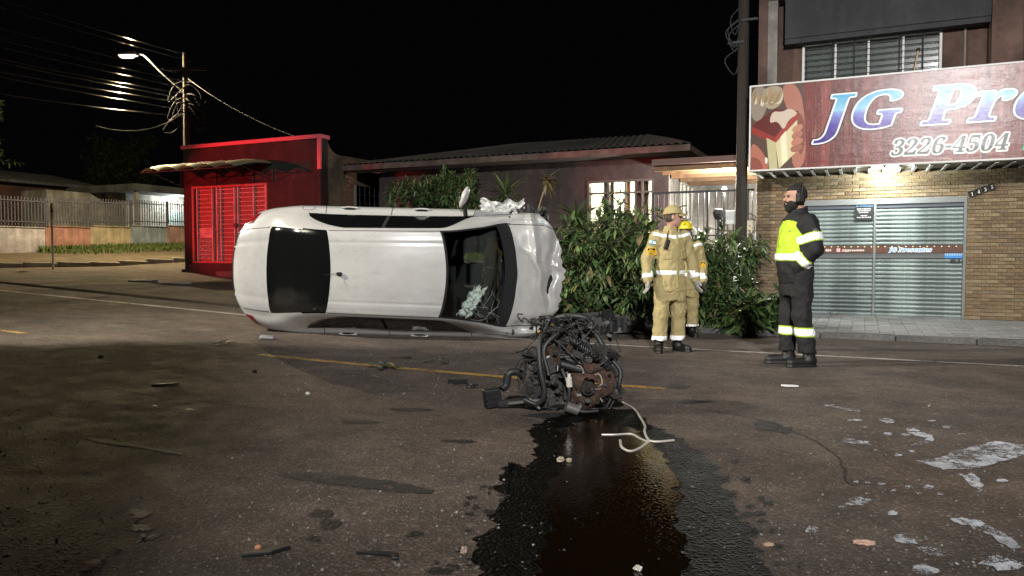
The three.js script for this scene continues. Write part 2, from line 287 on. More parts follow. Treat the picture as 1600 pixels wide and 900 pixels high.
// ---------- shop ----------
const metalGrey = mat(.42, .43, .43, .45, { metalness: .7, map: speckle });
const darkMetal = mat(.035, .035, .038, .55, { metalness: .4 });
const bulbGlow = new THREE.MeshStandardMaterial({ color: lin(.9, .9, .88), emissive: lin(1, .97, .9), emissiveIntensity: 6 });
function lampLight(parent, x, y, z, colour, power, size = 2) { const l = new THREE.PointLight(colour, power); l.name = 'light'; l.position.set(x, y, z); l.castShadow = true; l.shadow.radius = size; parent.add(l); return l; }
{
  const shop = thing('shop_building', 'two storey shop clad in brown brick tiles with shutter doors', 'building', St(0, 15.5), TURN);
  const mortar = mat(.34, .27, .18, .95, { map: speckle, bumpMap: roughPlaster, bumpScale: .004 });
  const render_ = mat(.20, .125, .10, .9, { map: blotches, bumpMap: roughPlaster, bumpScale: .004 });
  const rose = mat(.30, .19, .16, .9, { map: blotches, bumpMap: roughPlaster, bumpScale: .004 });
  const white = mat(.55, .53, .49, .85, { map: blotches });
  const L = -1.9, R = 6.2, D0 = -1.15, D1 = 1.64, DT = 2.12;
  obj('wall', [box2(L, D0 - .04, -.2, 2.66, -.25, 0), box2(D1 + .04, R, -.2, 2.66, -.25, 0), box2(D0 - .04, D1 + .04, DT + .04, 2.66, -.25, 0)], mortar, shop);
  obj('side_wall', [box2(L, L + .2, -.2, 7.6, -9, -.25), box2(R - .2, R, -.2, 7.6, -9, -.25), box2(L, R, -.2, 7.6, -9.2, -9)], render_, shop);
  obj('floor_slab', [box2(L, R, 2.66, 3.0, -9, 0), box2(L, R, -.22, -.03, -9, -.26)], rose, shop);
  // brick tiles
  const tones = [[.29, .20, .11], [.35, .25, .145], [.24, .16, .09], [.39, .29, .175], [.31, .21, .11], [.27, .195, .125]].map((c) => mat(...c, .8, { map: speckle, bumpMap: roughPlaster, bumpScale: .006 }));
  const shapes = [.236, .230, .24].map((w) => rbox(w, .055, .024, .005)), half = rbox(.112, .055, .024, .005), bricks = [];
  for (let j = 0; j < 41; j++) { const y = .005 + j * .0648;
    for (const [x0, x1] of y < DT + .07 ? [[L, D0 - .046], [D1 + .046, R]] : [[L, R]]) {
      let x = x0 + .003, short = j % 2 === 1;
      while (x < x1 - .1) { if (!short && x + .236 > x1) short = true; bricks.push([x + (short ? .056 : .118), y, short]); x += short ? .122 : .246; short = false; }
    } }
  bricks.sort((a, b) => (a[0] > 2.7) - (b[0] > 2.7) || b[0] - a[0]);
  const rest = [[], [], [], [], [], []];
  const bm = sub('brick_cladding', shop);
  bricks.forEach(([x, y, short], k) => { const t = Math.floor(rnd() * 6), g = short ? half : shapes[Math.floor(rnd() * 3)], z = .008 + rr(-.003, .004), a = rr(-.006, .006);
    if (k < 300) { const m = obj('brick', g, tones[t], bm); m.position.set(x, y, z); m.rotation.z = a; } else rest[t].push(place(g.clone(), x, y, z, 0, 0, a)); });
  rest.forEach((g, t) => { if (g.length) obj('bricks', g, tones[t], bm).userData.kind = 'stuff'; });
  // roller shutters
  const frame = mat(.17, .18, .18, .6);
  obj('door_frame', [box2(D0 - .04, D0, -.03, DT + .04, -.12, .02), box2(D1, D1 + .04, -.03, DT + .04, -.12, .02), box2(D0, D1, DT - .06, DT + .04, -.12, .018), box2(.195, .235, -.03, DT - .06, -.1, .012)], frame, shop);
  obj('shutter_header', box2(D0, D1, DT - .13, DT - .062, -.1, -.02), mat(.05, .06, .08, .5), shop);
  const slatTones = [.40, .37, .43, .39].map((t) => mat(t * .66, t * .80, t * .77, .42, { metalness: .25, map: speckle }));
  const slatShape = (w) => { const pts = []; for (let k = 0; k <= 8; k++) { const t = k / 8; pts.push([.018 * Math.sin(t * Math.PI) ** .7, (t - .5) * .076]); } pts.push([-.004, .038], [-.004, -.038]); const g = new THREE.ExtrudeGeometry(new THREE.Shape(pts.map(([x, y]) => new THREE.Vector2(x, y))), { depth: w, bevelEnabled: false }); return place(metric(g), w / 2, 0, 0, 0, -Math.PI / 2, 0); };
  for (const [x0, x1] of [[D0 + .004, .193], [.237, D1 - .004]]) {
    const sh = sub('roller_shutter', shop), g = slatShape(x1 - x0);
    for (let k = 0; k < 27; k++) { const y = -.028 + .038 + k * .0775; if (y > DT - .14) break; const m = obj('slat', g, slatTones[Math.floor(rnd() * 4)], sh); m.position.set((x0 + x1) / 2 , y, -.062 + rr(-.002, .002)); m.rotation.x = rr(-.03, .03); }
    obj('back_plate', box2(x0, x1, -.03, DT - .06, -.1, -.09), mat(.02, .022, .022, .8), sh);
    obj('bottom_rail', box2(x0, x1, -.034, -.006, -.08, -.03), frame, sh);
  }
  const strip = canvas(1024, 48, (c, w, h) => {
    c.fillStyle = '#4a2c1c'; c.fillRect(0, 0, w, h);
    for (let i = 0; i < 90; i++) { c.fillStyle = `rgba(${60 + rnd() * 60},${30 + rnd() * 30},${15 + rnd() * 20},.6)`; c.fillRect(rnd() * w, 0, 3 + rnd() * 12, h); }
    for (let i = 0; i < 24; i++) { c.fillStyle = '#ffe9b0'; c.beginPath(); c.arc(20 + i * 42, 5, 4, 0, 7); c.fill(); }
    c.textBaseline = 'middle'; c.textAlign = 'left';
    c.font = 'bold 24px sans-serif'; c.fillStyle = '#f4e9e4'; c.fillText('404', 190, 29);
    c.fillStyle = '#d86a78'; c.fillRect(262, 15, 26, 26); c.strokeStyle = '#fff'; c.lineWidth = 3; c.strokeRect(268, 21, 14, 14);
    c.font = 'bold italic 21px serif'; c.fillStyle = '#f4e9e4'; c.fillText('@jgpresentes', 296, 28);
    c.font = 'italic bold 40px serif'; c.lineWidth = 5; c.strokeStyle = '#eef6ff'; c.strokeText('JG Presentes', 590, 27); c.fillStyle = '#4f8ec6'; c.fillText('JG Presentes', 590, 27);
  });
  const flat = (g) => { const p = g.attributes.position; return g; };
  const sheet = (x0, x1, y0, y1, z) => place(new THREE.PlaneGeometry(x1 - x0, y1 - y0), (x0 + x1) / 2, (y0 + y1) / 2, z);
  obj('name_strip', box2(D0, D1, 1.155, 1.29, -.05, -.012), mat(.07, .04, .025, .6), shop);
  obj('strip_print', sheet(D0 + .002, D1 - .002, 1.157, 1.288, -.009), new THREE.MeshStandardMaterial({ map: strip, roughness: .5 }), shop);
  obj('lower_band', box2(D0, D1, 1.06, 1.15, -.05, -.03), mat(.10, .11, .11, .5, { metalness: .5 }), shop);  // grey band just below the name strip, darker than the slats
  const lab = canvas(256, 96, (c, w, h) => { c.fillStyle = '#2d7fc4'; c.fillRect(0, 0, w, h); c.fillStyle = '#bfe3ff'; c.fillRect(0, 8, w, 30); c.fillStyle = '#1b4f86'; for (let i = 0; i < 7; i++) c.fillRect(12 + i * 34, 14, 22, 16); });
  obj('blue_label', sheet(1.36, 1.632, 1.06, 1.15, -.024), new THREE.MeshStandardMaterial({ map: lab, roughness: .4 }), shop);
  obj('lock', [box2(1.45, 1.53, .98, 1.04, -.05, -.015), box2(1.57, 1.6, .98, 1.05, -.05, -.01)], darkMetal, shop);
  // house number
  ['1', '4', '3', '5'].forEach((d, i) => {
    const t = canvas(128, 128, (c) => { c.fillStyle = '#0b0b0b'; c.fillRect(0, 0, 128, 128); c.fillStyle = '#d9d6cc'; c.font = 'bold italic 104px serif'; c.textAlign = 'center'; c.textBaseline = 'middle'; c.fillText(d, 62, 68); });
    const p = sub('number_tile', shop, V(1.745 + i * .099, 2.195 + i * .037, .03)); p.rotation.z = .35;
    obj('tile', rbox(.092, .115, .014, .004), mat(.01, .01, .01, .8), p); obj('digit', place(new THREE.PlaneGeometry(.088, .11), 0, 0, .0085), new THREE.MeshStandardMaterial({ map: t, roughness: .85 }), p);
  });
  // canopy under the sign
  obj('canopy_sheet', box2(L + .02, R, 2.672, 2.69, .0, 1.04), mat(.36, .36, .35, .5, { metalness: .4, map: speckle }), shop);
  for (let x = L + .1; x < R; x += .235) obj('canopy_rib', box2(x, x + .045, 2.618, 2.671, .004, 1.03), mat(.46, .46, .44, .5, { metalness: .3, map: speckle }), shop);
  // upper storey
  const Z = -.36;
  obj('upper_wall', [box2(L + .2, -1.11, 3, 7.4, Z - .2, Z), box2(1.255, R - .2, 3, 7.4, Z - .2, Z), box2(-1.11, 1.255, 3, 4.47, Z - .2, Z), box2(-1.11, 1.255, 5.25, 7.4, Z - .2, Z)], render_, shop);
  obj('corner_pillar', box2(L, L + .17, 3, 7.6, -.25, .0), rose, shop);
  obj('white_pilaster', box2(L + .17, L + .345, 3, 6.05, -.27, -.02), white, shop);
  obj('beam', box2(L, R, 6.06, 7.6, -.3, -.03), rose, shop);
  obj('balcony_fascia', [box2(-1.42, 1.98, 5.30, 6.3, -.355, -.05), box2(-1.42, 1.98, 5.20, 5.30, -.355, -.08)], mat(.055, .058, .07, .7, { map: blotches }), shop);
  obj('pillar', [box2(1.985, 2.44, 3, 7.6, -.35, .02)], rose, shop); obj('pillar', box2(4.6, 5.0, 3, 7.6, -.35, .02), rose, shop);
  obj('drain_pipe', cyl(.02, .02, 2.4, 1.62, 4.2, Z + .03), white, shop);
  const win = sub('barred_window', shop, V(0, -.15, 0)); win.scale.x = .957;
  const fr = mat(.62, .62, .6, .5);
  obj('window_frame', [box2(-1.17, 1.32, 5.34, 5.41, Z - .1, Z + .03), box2(-1.17, 1.32, 4.61, 4.66, Z - .1, Z + .03), box2(-1.17, -1.125, 4.66, 5.34, Z - .1, Z + .03), box2(1.275, 1.32, 4.66, 5.34, Z - .1, Z + .03), ...[-.545, .055, .665].map((x) => box2(x - .018, x + .018, 4.66, 5.34, Z - .1, Z + .02))], fr, win);
  const paneMat = phys(.32, .36, .35, .12, { transmission: .75, thickness: 0 });
  [[-1.125, -.563], [-.527, .037], [.073, .647], [.683, 1.275]].forEach(([a, b]) => obj('pane', sheet(a, b, 4.66, 5.34, Z - .05), paneMat, win));
  for (let k = 0; k < 6; k++) obj('bar', cyl(.009, .009, 2.4, .075, 4.72 + k * .112, Z + .015, 0, 0, Math.PI / 2, 6), darkMetal, win);
  for (const x of [-.6, -.2, .6, 1.0]) obj('bar', cyl(.011, .011, .68, x, 5.0, Z + .032, 0, 0, 0, 6), darkMetal, win);
  const cur = mat(.42, .46, .44, .9);
  obj('curtain', gridSheet(60, 2, (u, v) => V(lerp(-1.1, 1.25, u), lerp(4.62, 5.4, v), Z - .28 + .03 * Math.sin(u * 60) + .015 * Math.sin(u * 143))), cur, win);
  obj('room_back', box2(-1.3, 1.5, 4.4, 5.6, Z - 1.5, Z - 1.4), mat(.1, .1, .1, .9), win);
  const st = thing('broom_handle', 'pale wooden stick leaning outside the barred upstairs window', 'stick', St(.78, 15.6, 3.95), TURN);
  obj('stick', bar(V(-.02, .2, 0), V(.1, .93, -.25), .014), mat(.6, .45, .25, .6), st); obj('hook', ball(.035, .105, .96, -.26), darkMetal, st);

  // the sign
  const sign = thing('shop_sign', 'wide wood patterned shop sign with blue JG Presentes lettering', 'sign', St(0, 14.4), TURN);
  const SW = 7.9, SH = 1.54, W = 2048, H = 400, X = (a) => (a + 1.9) / SW * W, Y = (y) => (4.2 - y) / SH * H;
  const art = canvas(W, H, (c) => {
    for (let x = 0; x < W;) { const w = 18 + rnd() * 26; const t = rnd(); c.fillStyle = `rgb(${96 + t * 40},${38 + t * 22},${33 + t * 18})`; c.fillRect(x, 0, w, H); for (let k = 0; k < 26; k++) { c.fillStyle = rnd() < .45 ? `rgba(190,150,140,${.05 + rnd() * .16})` : `rgba(40,10,8,${.1 + rnd() * .2})`; c.fillRect(x + rnd() * w, rnd() * H, 1 + rnd() * 2, 20 + rnd() * 130); } c.fillStyle = 'rgba(30,8,6,.6)'; c.fillRect(x, 0, 1.5, H); x += w; }
    for (let k = 0; k < 900; k++) { c.fillStyle = `rgba(215,190,182,${.03 + rnd() * .13})`; c.fillRect(rnd() * W, rnd() * H, 2 + rnd() * 9, 12 + rnd() * 60); }  // washed wood streaks, with the bright reflection on the sign lightened into the print
    // picture of hands holding a gift box with a bow
    const gx = (p) => X(-1.9 + p * .93), gy = (q) => q * H, poly = (col, pts) => { c.fillStyle = col; c.beginPath(); pts.forEach(([p, q], i) => i ? c.lineTo(gx(p), gy(q)) : c.moveTo(gx(p), gy(q))); c.closePath(); c.fill(); };
    const curve = (col, pts) => { c.fillStyle = col; c.beginPath(); const n = pts.length; for (let i = 0; i < n; i++) { const a = pts[i], b = pts[(i + 1) % n], mx = (a[0] + b[0]) / 2, my = (a[1] + b[1]) / 2; if (!i) { const z = pts[n - 1]; c.moveTo(gx((z[0] + a[0]) / 2), gy((z[1] + a[1]) / 2)); } c.quadraticCurveTo(gx(a[0]), gy(a[1]), gx(mx), gy(my)); } c.fill(); };
    poly('#57413a', [[0, 0], [.98, 0], [1, 1], [0, 1]]);
    curve('#a9705f', [[.5, 0], [.9, 0], [1.02, .5], [1.02, 1], [.75, 1], [.8, .5]]); curve('#7d4a3f', [[.78, .3], [1.0, .4], [1.02, .75], [.9, .9]]);
    curve('#8d8276', [[0, 0], [.28, 0], [.34, .2], [.2, .42], [0, .4]]); curve('#a2967f', [[.2, .02], [.58, .0], [.62, .2], [.42, .3], [.25, .25]]); for (let k = 0; k < 14; k++) curve(['#8f7a5d', '#cfc6b0', '#a08a6a'][k % 3], [[.02 + k * .04, .04 + .1 * Math.sin(k * 2.1) + .08], [.09 + k * .04, .02 + .05 * (k % 4)], [.11 + k * .035, .14 + .03 * (k % 5)], [.05 + k * .03, .22]]);
    poly('#5d1f1c', [[.02, .47], [.45, .28], [.88, .33], [.46, .62]]); poly('#8c3029', [[.02, .47], [.46, .62], [.47, .7], [.03, .56]]); poly('#9c3a31', [[.46, .62], [.88, .33], [.88, .42], [.47, .7]]);
    poly('#b9b48c', [[.3, .62], [.47, .68], [.52, 1.0], [.36, 1.0]]); poly('#cfc69c', [[.47, .69], [.86, .43], [.9, .78], [.54, 1.0]]); poly('#e6dfc0', [[.56, .62], [.66, .55], [.7, .9], [.6, .96]]);
    curve('#c9b9a8', [[.4, .3], [.58, .33], [.72, .28], [.9, .36], [.7, .42], [.62, .56], [.5, .42], [.34, .46]]);
    for (let k = 0; k < 4; k++) curve(['#b87f6b', '#a96f5c', '#b27763', '#9d6453'][k], [[.76 - k * .01, .52 + k * .075], [.95, .47 + k * .08], [.98, .54 + k * .08], [.8 - k * .01, .6 + k * .075]]);
    curve('#a96a5a', [[0, .66], [.16, .72], [.34, .9], [.34, 1.02], [0, 1.02]]); curve('#8a4e43', [[0, .82], [.2, .88], [.26, 1.02], [0, 1.02]]); curve('#e9e2d4', [[.28, .85], [.33, .86], [.33, .93], [.28, .93]]);
    // lettering
    const word = (s, x, base, size, sx) => { c.save(); c.translate(x, base); c.scale(sx, 1); c.font = `italic bold ${size}px serif`; c.textBaseline = 'alphabetic'; c.lineJoin = 'round';
      c.lineWidth = 24; c.strokeStyle = 'rgba(38,12,14,.75)'; c.strokeText(s, 0, 0); c.lineWidth = 13; c.strokeStyle = '#f1f4f6'; c.strokeText(s, 0, 0);
      const g = c.createLinearGradient(0, -size * .72, 0, 8); g.addColorStop(0, '#3f9fd2'); g.addColorStop(.42, '#8cc4e0'); g.addColorStop(.55, '#6f7fc4'); g.addColorStop(.8, '#4a3aa2'); g.addColorStop(1, '#3c2788'); c.fillStyle = g; c.fillText(s, 0, 0); c.restore(); };
    word('JG', X(-.72), Y(3.30), 228, 1.22); word('Presentes', X(.84), Y(3.30), 228, 1.22);
    c.save(); c.translate(X(.40), Y(2.80)); c.scale(.92, 1); c.font = 'italic bold 100px serif'; c.lineJoin = 'round'; c.lineWidth = 14; c.strokeStyle = '#eceae6'; c.strokeText('3226-4504', 0, 0); c.fillStyle = '#3c4a46'; c.fillText('3226-4504', 0, 0); c.restore();
    c.fillStyle = '#2fae68'; c.beginPath(); c.arc(X(2.5), Y(2.98), 46, 0, 7); c.fill(); c.beginPath(); c.moveTo(X(2.5) - 44, Y(2.98) + 10); c.lineTo(X(2.5) - 52, Y(2.98) + 52); c.lineTo(X(2.5) - 8, Y(2.98) + 40); c.fill(); c.strokeStyle = '#eafff2'; c.lineWidth = 7; c.beginPath(); c.arc(X(2.5), Y(2.98), 34, 0, 7); c.stroke();
  });
  obj('sign_box', box2(-1.9, SW - 1.9, 2.66, 4.2, -.16, -.006), mat(.5, .5, .5, .5, { metalness: .4 }), sign);
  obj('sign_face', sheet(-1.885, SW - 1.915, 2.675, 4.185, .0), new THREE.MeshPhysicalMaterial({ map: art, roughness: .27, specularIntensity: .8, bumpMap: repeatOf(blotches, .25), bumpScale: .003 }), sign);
  obj('sign_edge', [box2(-1.91, SW - 1.89, 2.65, 2.678, -.16, .012), box2(-1.91, SW - 1.89, 4.182, 4.21, -.16, .012), box2(-1.91, -1.882, 2.678, 4.182, -.16, .012), box2(SW - 1.918, SW - 1.89, 2.678, 4.182, -.16, .012)], mat(.66, .66, .64, .4), sign);
  // notice on the shutter
  const ntx = canvas(256, 288, (c, w, h) => { c.fillStyle = '#0d0f12'; c.fillRect(0, 0, w, h); c.fillStyle = '#6aa6d8'; c.font = 'italic bold 40px serif'; c.textAlign = 'center'; c.fillText('JG Presentes', 128, 60); c.fillStyle = '#e8e8e8'; for (const [y, n] of [[92, 9], [122, 8], [152, 6], [206, 4], [236, 9]]) for (let i = 0; i < n; i++) c.fillRect(128 - n * 11.5 + i * 23, y, 10 + rnd() * 10, 13); });
  const nt = thing('notice', 'small black opening hours notice hung on the left shutter', 'notice', St(.02, 15.5), TURN);
  obj('board', box2(-.14, .16, 1.77, 2.09, -.03, -.008), mat(.012, .013, .015, .5), nt); obj('print', sheet(-.138, .158, 1.772, 2.088, -.006), new THREE.MeshStandardMaterial({ map: ntx, roughness: .45 }), nt);
  const sb = thing('shop_bulb', 'bright bare bulb burning under the shop canopy', 'lamp', St(.37, 14.93), TURN);
  obj('bulb', ball(.05, 0, 2.54, 0, 1, 1.15, 1), bulbGlow, sb); obj('socket', cyl(.022, .03, .07, 0, 2.635, 0), mat(.3, .3, .3, .6), sb);
  lampLight(sb, 0, 2.54, 0, lin(.92, 1.0, .93), POWER.shopBulb, 2.5);
}
// ---------- house beside the shop ----------
{
  const house = thing('house', 'low dark house with corrugated roof and one lit window', 'house', St(0, 17), TURN);
  const wallM = mat(.105, .075, .07, .92, { map: blotches, bumpMap: roughPlaster, bumpScale: .006 });
  const fasciaM = mat(.27, .19, .165, .85, { map: blotches }), inner = mat(.72, .70, .62, .9);
  const A0 = -11.9, A1 = -4.0, T = 3.36, w0 = -5.94, w1 = -4.34, wb = 1.5, wt = 2.88;
  obj('wall', [box2(A0, w0, -.2, T, -.18, 0), box2(w1, A1, -.2, T, -.18, 0), box2(w0, w1, -.2, wb, -.18, 0), box2(w0, w1, wt, T, -.18, 0), box2(A0, A0 + .18, -.2, T, -7, -.18), box2(A0, A1, -.2, T, -7.18, -7)], wallM, house);
  const sideM = mat(.66, .64, .58, .9, { map: blotches, bumpMap: roughPlaster, bumpScale: .005 });
  obj('porch_wall', [box2(A1 - .16, A1 + .004, -.2, T, -1.2, -.002), box2(A1 - .16, A1 + .004, -.2, T, -7, -2.6), box2(A1 - .16, A1 + .004, -.2, 1.2, -2.6, -1.2), box2(A1 - .16, A1 + .004, 2.9, T, -2.6, -1.2)], sideM, house);
  obj('ceiling', box2(A0 + .18, A1 - .16, T - .06, T - .01, -7, -.18), inner, house);
  // roof: hipped, corrugated
  const e0 = -12.6, e1 = -3.36, ef = .72, eb = -7.8, ey = 3.5, rz = -3.5, ry = 4.42, r0 = -9.4, r1 = -5.4;
  const wave = (x) => .022 * Math.sin(x * 2 * Math.PI / .177);
  const roofM = mat(.11, .107, .10, .95, { map: blotches, side: THREE.DoubleSide });
  obj('roof', [gridSheet(420, 6, (u, v) => { const x = lerp(lerp(e0, r0, v), lerp(e1, r1, v), u), z = lerp(ef, rz, v); return V(x, lerp(ey, ry, v) + wave(x) + .03, z); }),
    gridSheet(4, 40, (u, v) => V(lerp(e1, r1, u), lerp(ey, ry, u) + .03, lerp(ef, lerp(eb, rz, 1), v) * (1 - 0) + 0) .setZ(lerp(lerp(ef, rz, u), lerp(eb, rz, u), v))),
    gridSheet(4, 40, (u, v) => V(lerp(e0, r0, u), lerp(ey, ry, u) + .03, lerp(lerp(eb, rz, u), lerp(ef, rz, u), v))),
    gridSheet(40, 4, (u, v) => V(lerp(lerp(e1, r1, v), lerp(e0, r0, v), u), lerp(ey, ry, v) + .03, lerp(eb, rz, v)))], roofM, house);
  obj('fascia', [box2(e0, e1 - .02, 3.37, 3.51, ef - .06, ef - .03), box2(e1 - .05, e1 - .02, 3.37, 3.5, eb, ef - .062)], fasciaM, house);
  obj('soffit', [box2(e0, e1 - .06, 3.372, 3.4, .0, ef - .062), box2(A1 + .01, e1 - .06, 3.372, 3.4, -7, -.002)], mat(.12, .09, .08, .9), house);
  // lit window: frame, panes, curtains, room
  const win = sub('lit_window', house), fr = mat(.06, .05, .045, .6);
  obj('window_frame', [box2(w0, w1, wt - .05, wt, -.14, .03), box2(w0, w1, 2.56, 2.6, -.12, .02), box2(w0, w1, wb, wb + .05, -.14, .03), box2(w0, w0 + .05, wb, wt, -.14, .028), box2(w1 - .05, w1, wb, wt, -.14, .028), ...[-5.42, -5.02, -4.78, -4.62].map((x) => box2(x - .016, x + .016, wb + .05, wt - .05, -.12, .018))], fr, win);
  for (const [a, b] of [[w0 + .05, -5.436], [-5.404, -5.036], [-5.004, -4.796], [-4.604, w1 - .05]]) obj('pane', place(new THREE.PlaneGeometry(b - a, 1.28), (a + b) / 2, 2.19, -.07), phys(.92, .95, .93, .08, { transmission: 1, thickness: 0 }), win);
  for (let k = 0; k < 5; k++) { const x = w0 + .12 + k * .3; obj('bar', [bar(V(x, 1.55, .035), V(x + .18, 2.55, .035), .006), bar(V(x + .18, 1.55, .035), V(x, 2.55, .035), .006)], fr, win); }
  const drape = (x0, x1, m) => obj('curtain', gridSheet(24, 2, (u, v) => V(lerp(x0, x1, u), lerp(1.45, 2.85, v), -.24 + .03 * Math.sin(u * 22))), m, win);
  drape(-5.62, -5.36, mat(.10, .085, .075, .9)); drape(-4.80, -4.52, mat(.14, .07, .06, .9)); drape(-5.04, -4.96, mat(.55, .27, .1, .8));
  drape(w0, w1, Object.assign(phys(.85, .84, .76, 1, { transmission: .55, thickness: 0 }))).position.z = -.14;
  obj('room', [box2(w0 - .8, w1 + .3, .2, 3.3, -2.1, -2.0), box2(w0 - .82, w0 - .8, .2, 3.3, -2.0, -.2), box2(w1 + .18, w1 + .2, .2, 3.3, -2, -.2)], inner, win);
  const rl = thing('room_lamp', 'ceiling bulb inside the house behind the lit curtained window', 'lamp', St(-5.1, 18.15), TURN);
  obj('bulb', ball(.06, 0, 3.0, 0), bulbGlow, rl); obj('cord', cyl(.008, .008, .24, 0, 3.18, 0), darkMetal, rl);
  lampLight(rl, 0, 3.0, 0, lin(1, .97, .78), POWER.room * 5, 3);

  // porch with its beams, back wall and bulb
  const porch = thing('porch', 'white porch with timber beams between the house and shop', 'porch', St(0, 17), TURN);
  obj('back_wall', box2(A1, -1.92, -.1, 3.4, -2.8, -2.6), sideM, porch); obj('floor', box2(A1, -1.92, -.3, -.03, -2.6, 1.5), mat(.3, .28, .25, .8), porch);
  const wood = mat(.42, .24, .11, .7, { map: blotches });
  for (const z of [1.45, .75, -.1, -1.0, -2.0]) obj('beam', box2(A1 + .05, -1.93, 2.86, 2.98, z - .05, z + .05), wood, porch);
  obj('porch_ceiling', box2(A1 + .05, -1.93, 2.985, 3.02, -2.6, 1.55), mat(.55, .36, .17, .75, { map: blotches }), porch);
  obj('porch_roof_edge', box2(A1 + .02, -1.925, 2.98, 3.1, 1.552, 1.6), mat(.12, .07, .06, .8), porch);
  const pw = sub('side_window', porch); obj('window_frame', [box2(A1 - .02, A1 + .03, 1.2, 1.25, -2.6, -1.2), box2(A1 - .02, A1 + .03, 2.85, 2.9, -2.6, -1.2), ...[-2.58, -2.1, -1.65, -1.22].map((z) => box2(A1 - .02, A1 + .03, 1.25, 2.85, z - .02, z + .02))], mat(.6, .58, .52, .6), pw);
  for (const z of [-2.34, -1.875, -1.435]) obj('pane', place(new THREE.PlaneGeometry(.42, 1.58), A1 - .03, 2.05, z, 0, Math.PI / 2, 0), phys(.5, .55, .5, .1, { transmission: .6, thickness: 0 }), pw);
  const gate = sub('arched_gate', porch);
  const gx = (t) => lerp(-3.2, -2.1, t);
  obj('gate_frame', [tube([V(-3.2, -.03, -1.7), V(-3.2, 1.7, -1.7), V(-2.65, 2.15, -1.7), V(-2.1, 1.7, -1.7), V(-2.1, -.03, -1.7)], .018, 40, 6)], darkMetal, gate);
  for (let k = 1; k < 9; k++) { const x = gx(k / 9), top = 1.75 + .33 * Math.sin(k / 9 * Math.PI); obj('bar', bar(V(x, 0, -1.7), V(x, top, -1.7), .008), darkMetal, gate); }
  for (let k = 0; k < 4; k++) obj('scroll', new THREE.TorusGeometry(.09, .007, 5, 18).translate(gx(.2 + k * .2), 1.62, -1.68), darkMetal, gate);
  obj('white_box', box2(-2.75, -2.35, 1.2, 1.7, -2.59, -2.52), mat(.45, .6, .66, .6), porch);
  const pl = thing('porch_bulb', 'bright bulb burning on a thin post on the porch', 'lamp', St(-2.56, 15.75), TURN);
  obj('bulb', ball(.05, 0, 2.47, 0), bulbGlow, pl); obj('post', cyl(.02, .02, 2.42, 0, 1.19, 0), darkMetal, pl);
  lampLight(pl, 0, 2.47, 0, lin(1, .97, .9), POWER.porchBulb, 3);

  // garden wall with railing
  const gw = thing('garden_wall', 'peeling white garden wall with black railing beside the shop', 'wall', St(0, 15.4), TURN);
  const plaster = new THREE.MeshStandardMaterial({ map: peeling, color: lin(.85, .85, .82), roughness: .95, bumpMap: roughPlaster, bumpScale: .01 });
  obj('wall', [box2(-4.2, -1.93, -.15, 1.40, -.17, 0)], plaster, gw); obj('coping', [box2(-4.2, -2.06, 1.40, 1.43, -.19, .02)], plaster, gw);
  obj('pillar', box2(-2.055, -1.93, 1.40, 1.80, -.17, .003), plaster, gw);
  obj('post', [box2(-2.075, -2.035, 1.8, 2.42, -.1, -.06), box2(-3.98, -3.94, 1.43, 2.42, -.1, -.06), box2(-2.86, -2.82, 1.43, 2.42, -.1, -.06)], darkMetal, gw);
  obj('rail', [box2(-3.94, -1.93, 2.39, 2.43, -.1, -.06), box2(-3.94, -2.06, 1.5, 1.53, -.095, -.065), box2(-2.56, -2.06, 1.80, 1.83, -.095, -.065)], darkMetal, gw);
  for (let x = -3.86; x < -1.95; x += .118) if (Math.abs(x + 2.84) > .05) obj('bar', cyl(.009, .009, .96, x, 1.91, -.08, 0, 0, 0, 6), darkMetal, gw);
  for (let x = -3.86; x < -2.9; x += .236) obj('scroll', new THREE.TorusGeometry(.05, .006, 5, 14).translate(x + .06, 1.66, -.075), darkMetal, gw);
  const meter = thing('meter_box', 'small white meter box fixed behind the garden railing', 'meter box', St(-2.36, 15.3), TURN);
  obj('case', rbox(.17, .27, .1, .015, 0, 1.86, -.0), mat(.55, .58, .6, .5), meter); obj('lid', rbox(.14, .15, .015, .005, 0, 1.9, .056), mat(.42, .45, .47, .4), meter);
  const pot = thing('dark_pot', 'round dark pot standing on the garden wall by the bulb post', 'pot', St(-2.62, 15.42), TURN);
  obj('pot', new THREE.LatheGeometry([[0, 0], [.06, 0], [.075, .02], [.1, .09], [.105, .15], [.085, .2], [.07, .215], [.07, .2], [.0, .19]].map(([r, y]) => new THREE.Vector2(r, y)), 20).translate(0, 1.83, 0), mat(.012, .012, .014, .5), pot);
  obj('bracket', box2(-.02, .02, 1.43, 1.83, -.02, .02), darkMetal, pot);
}
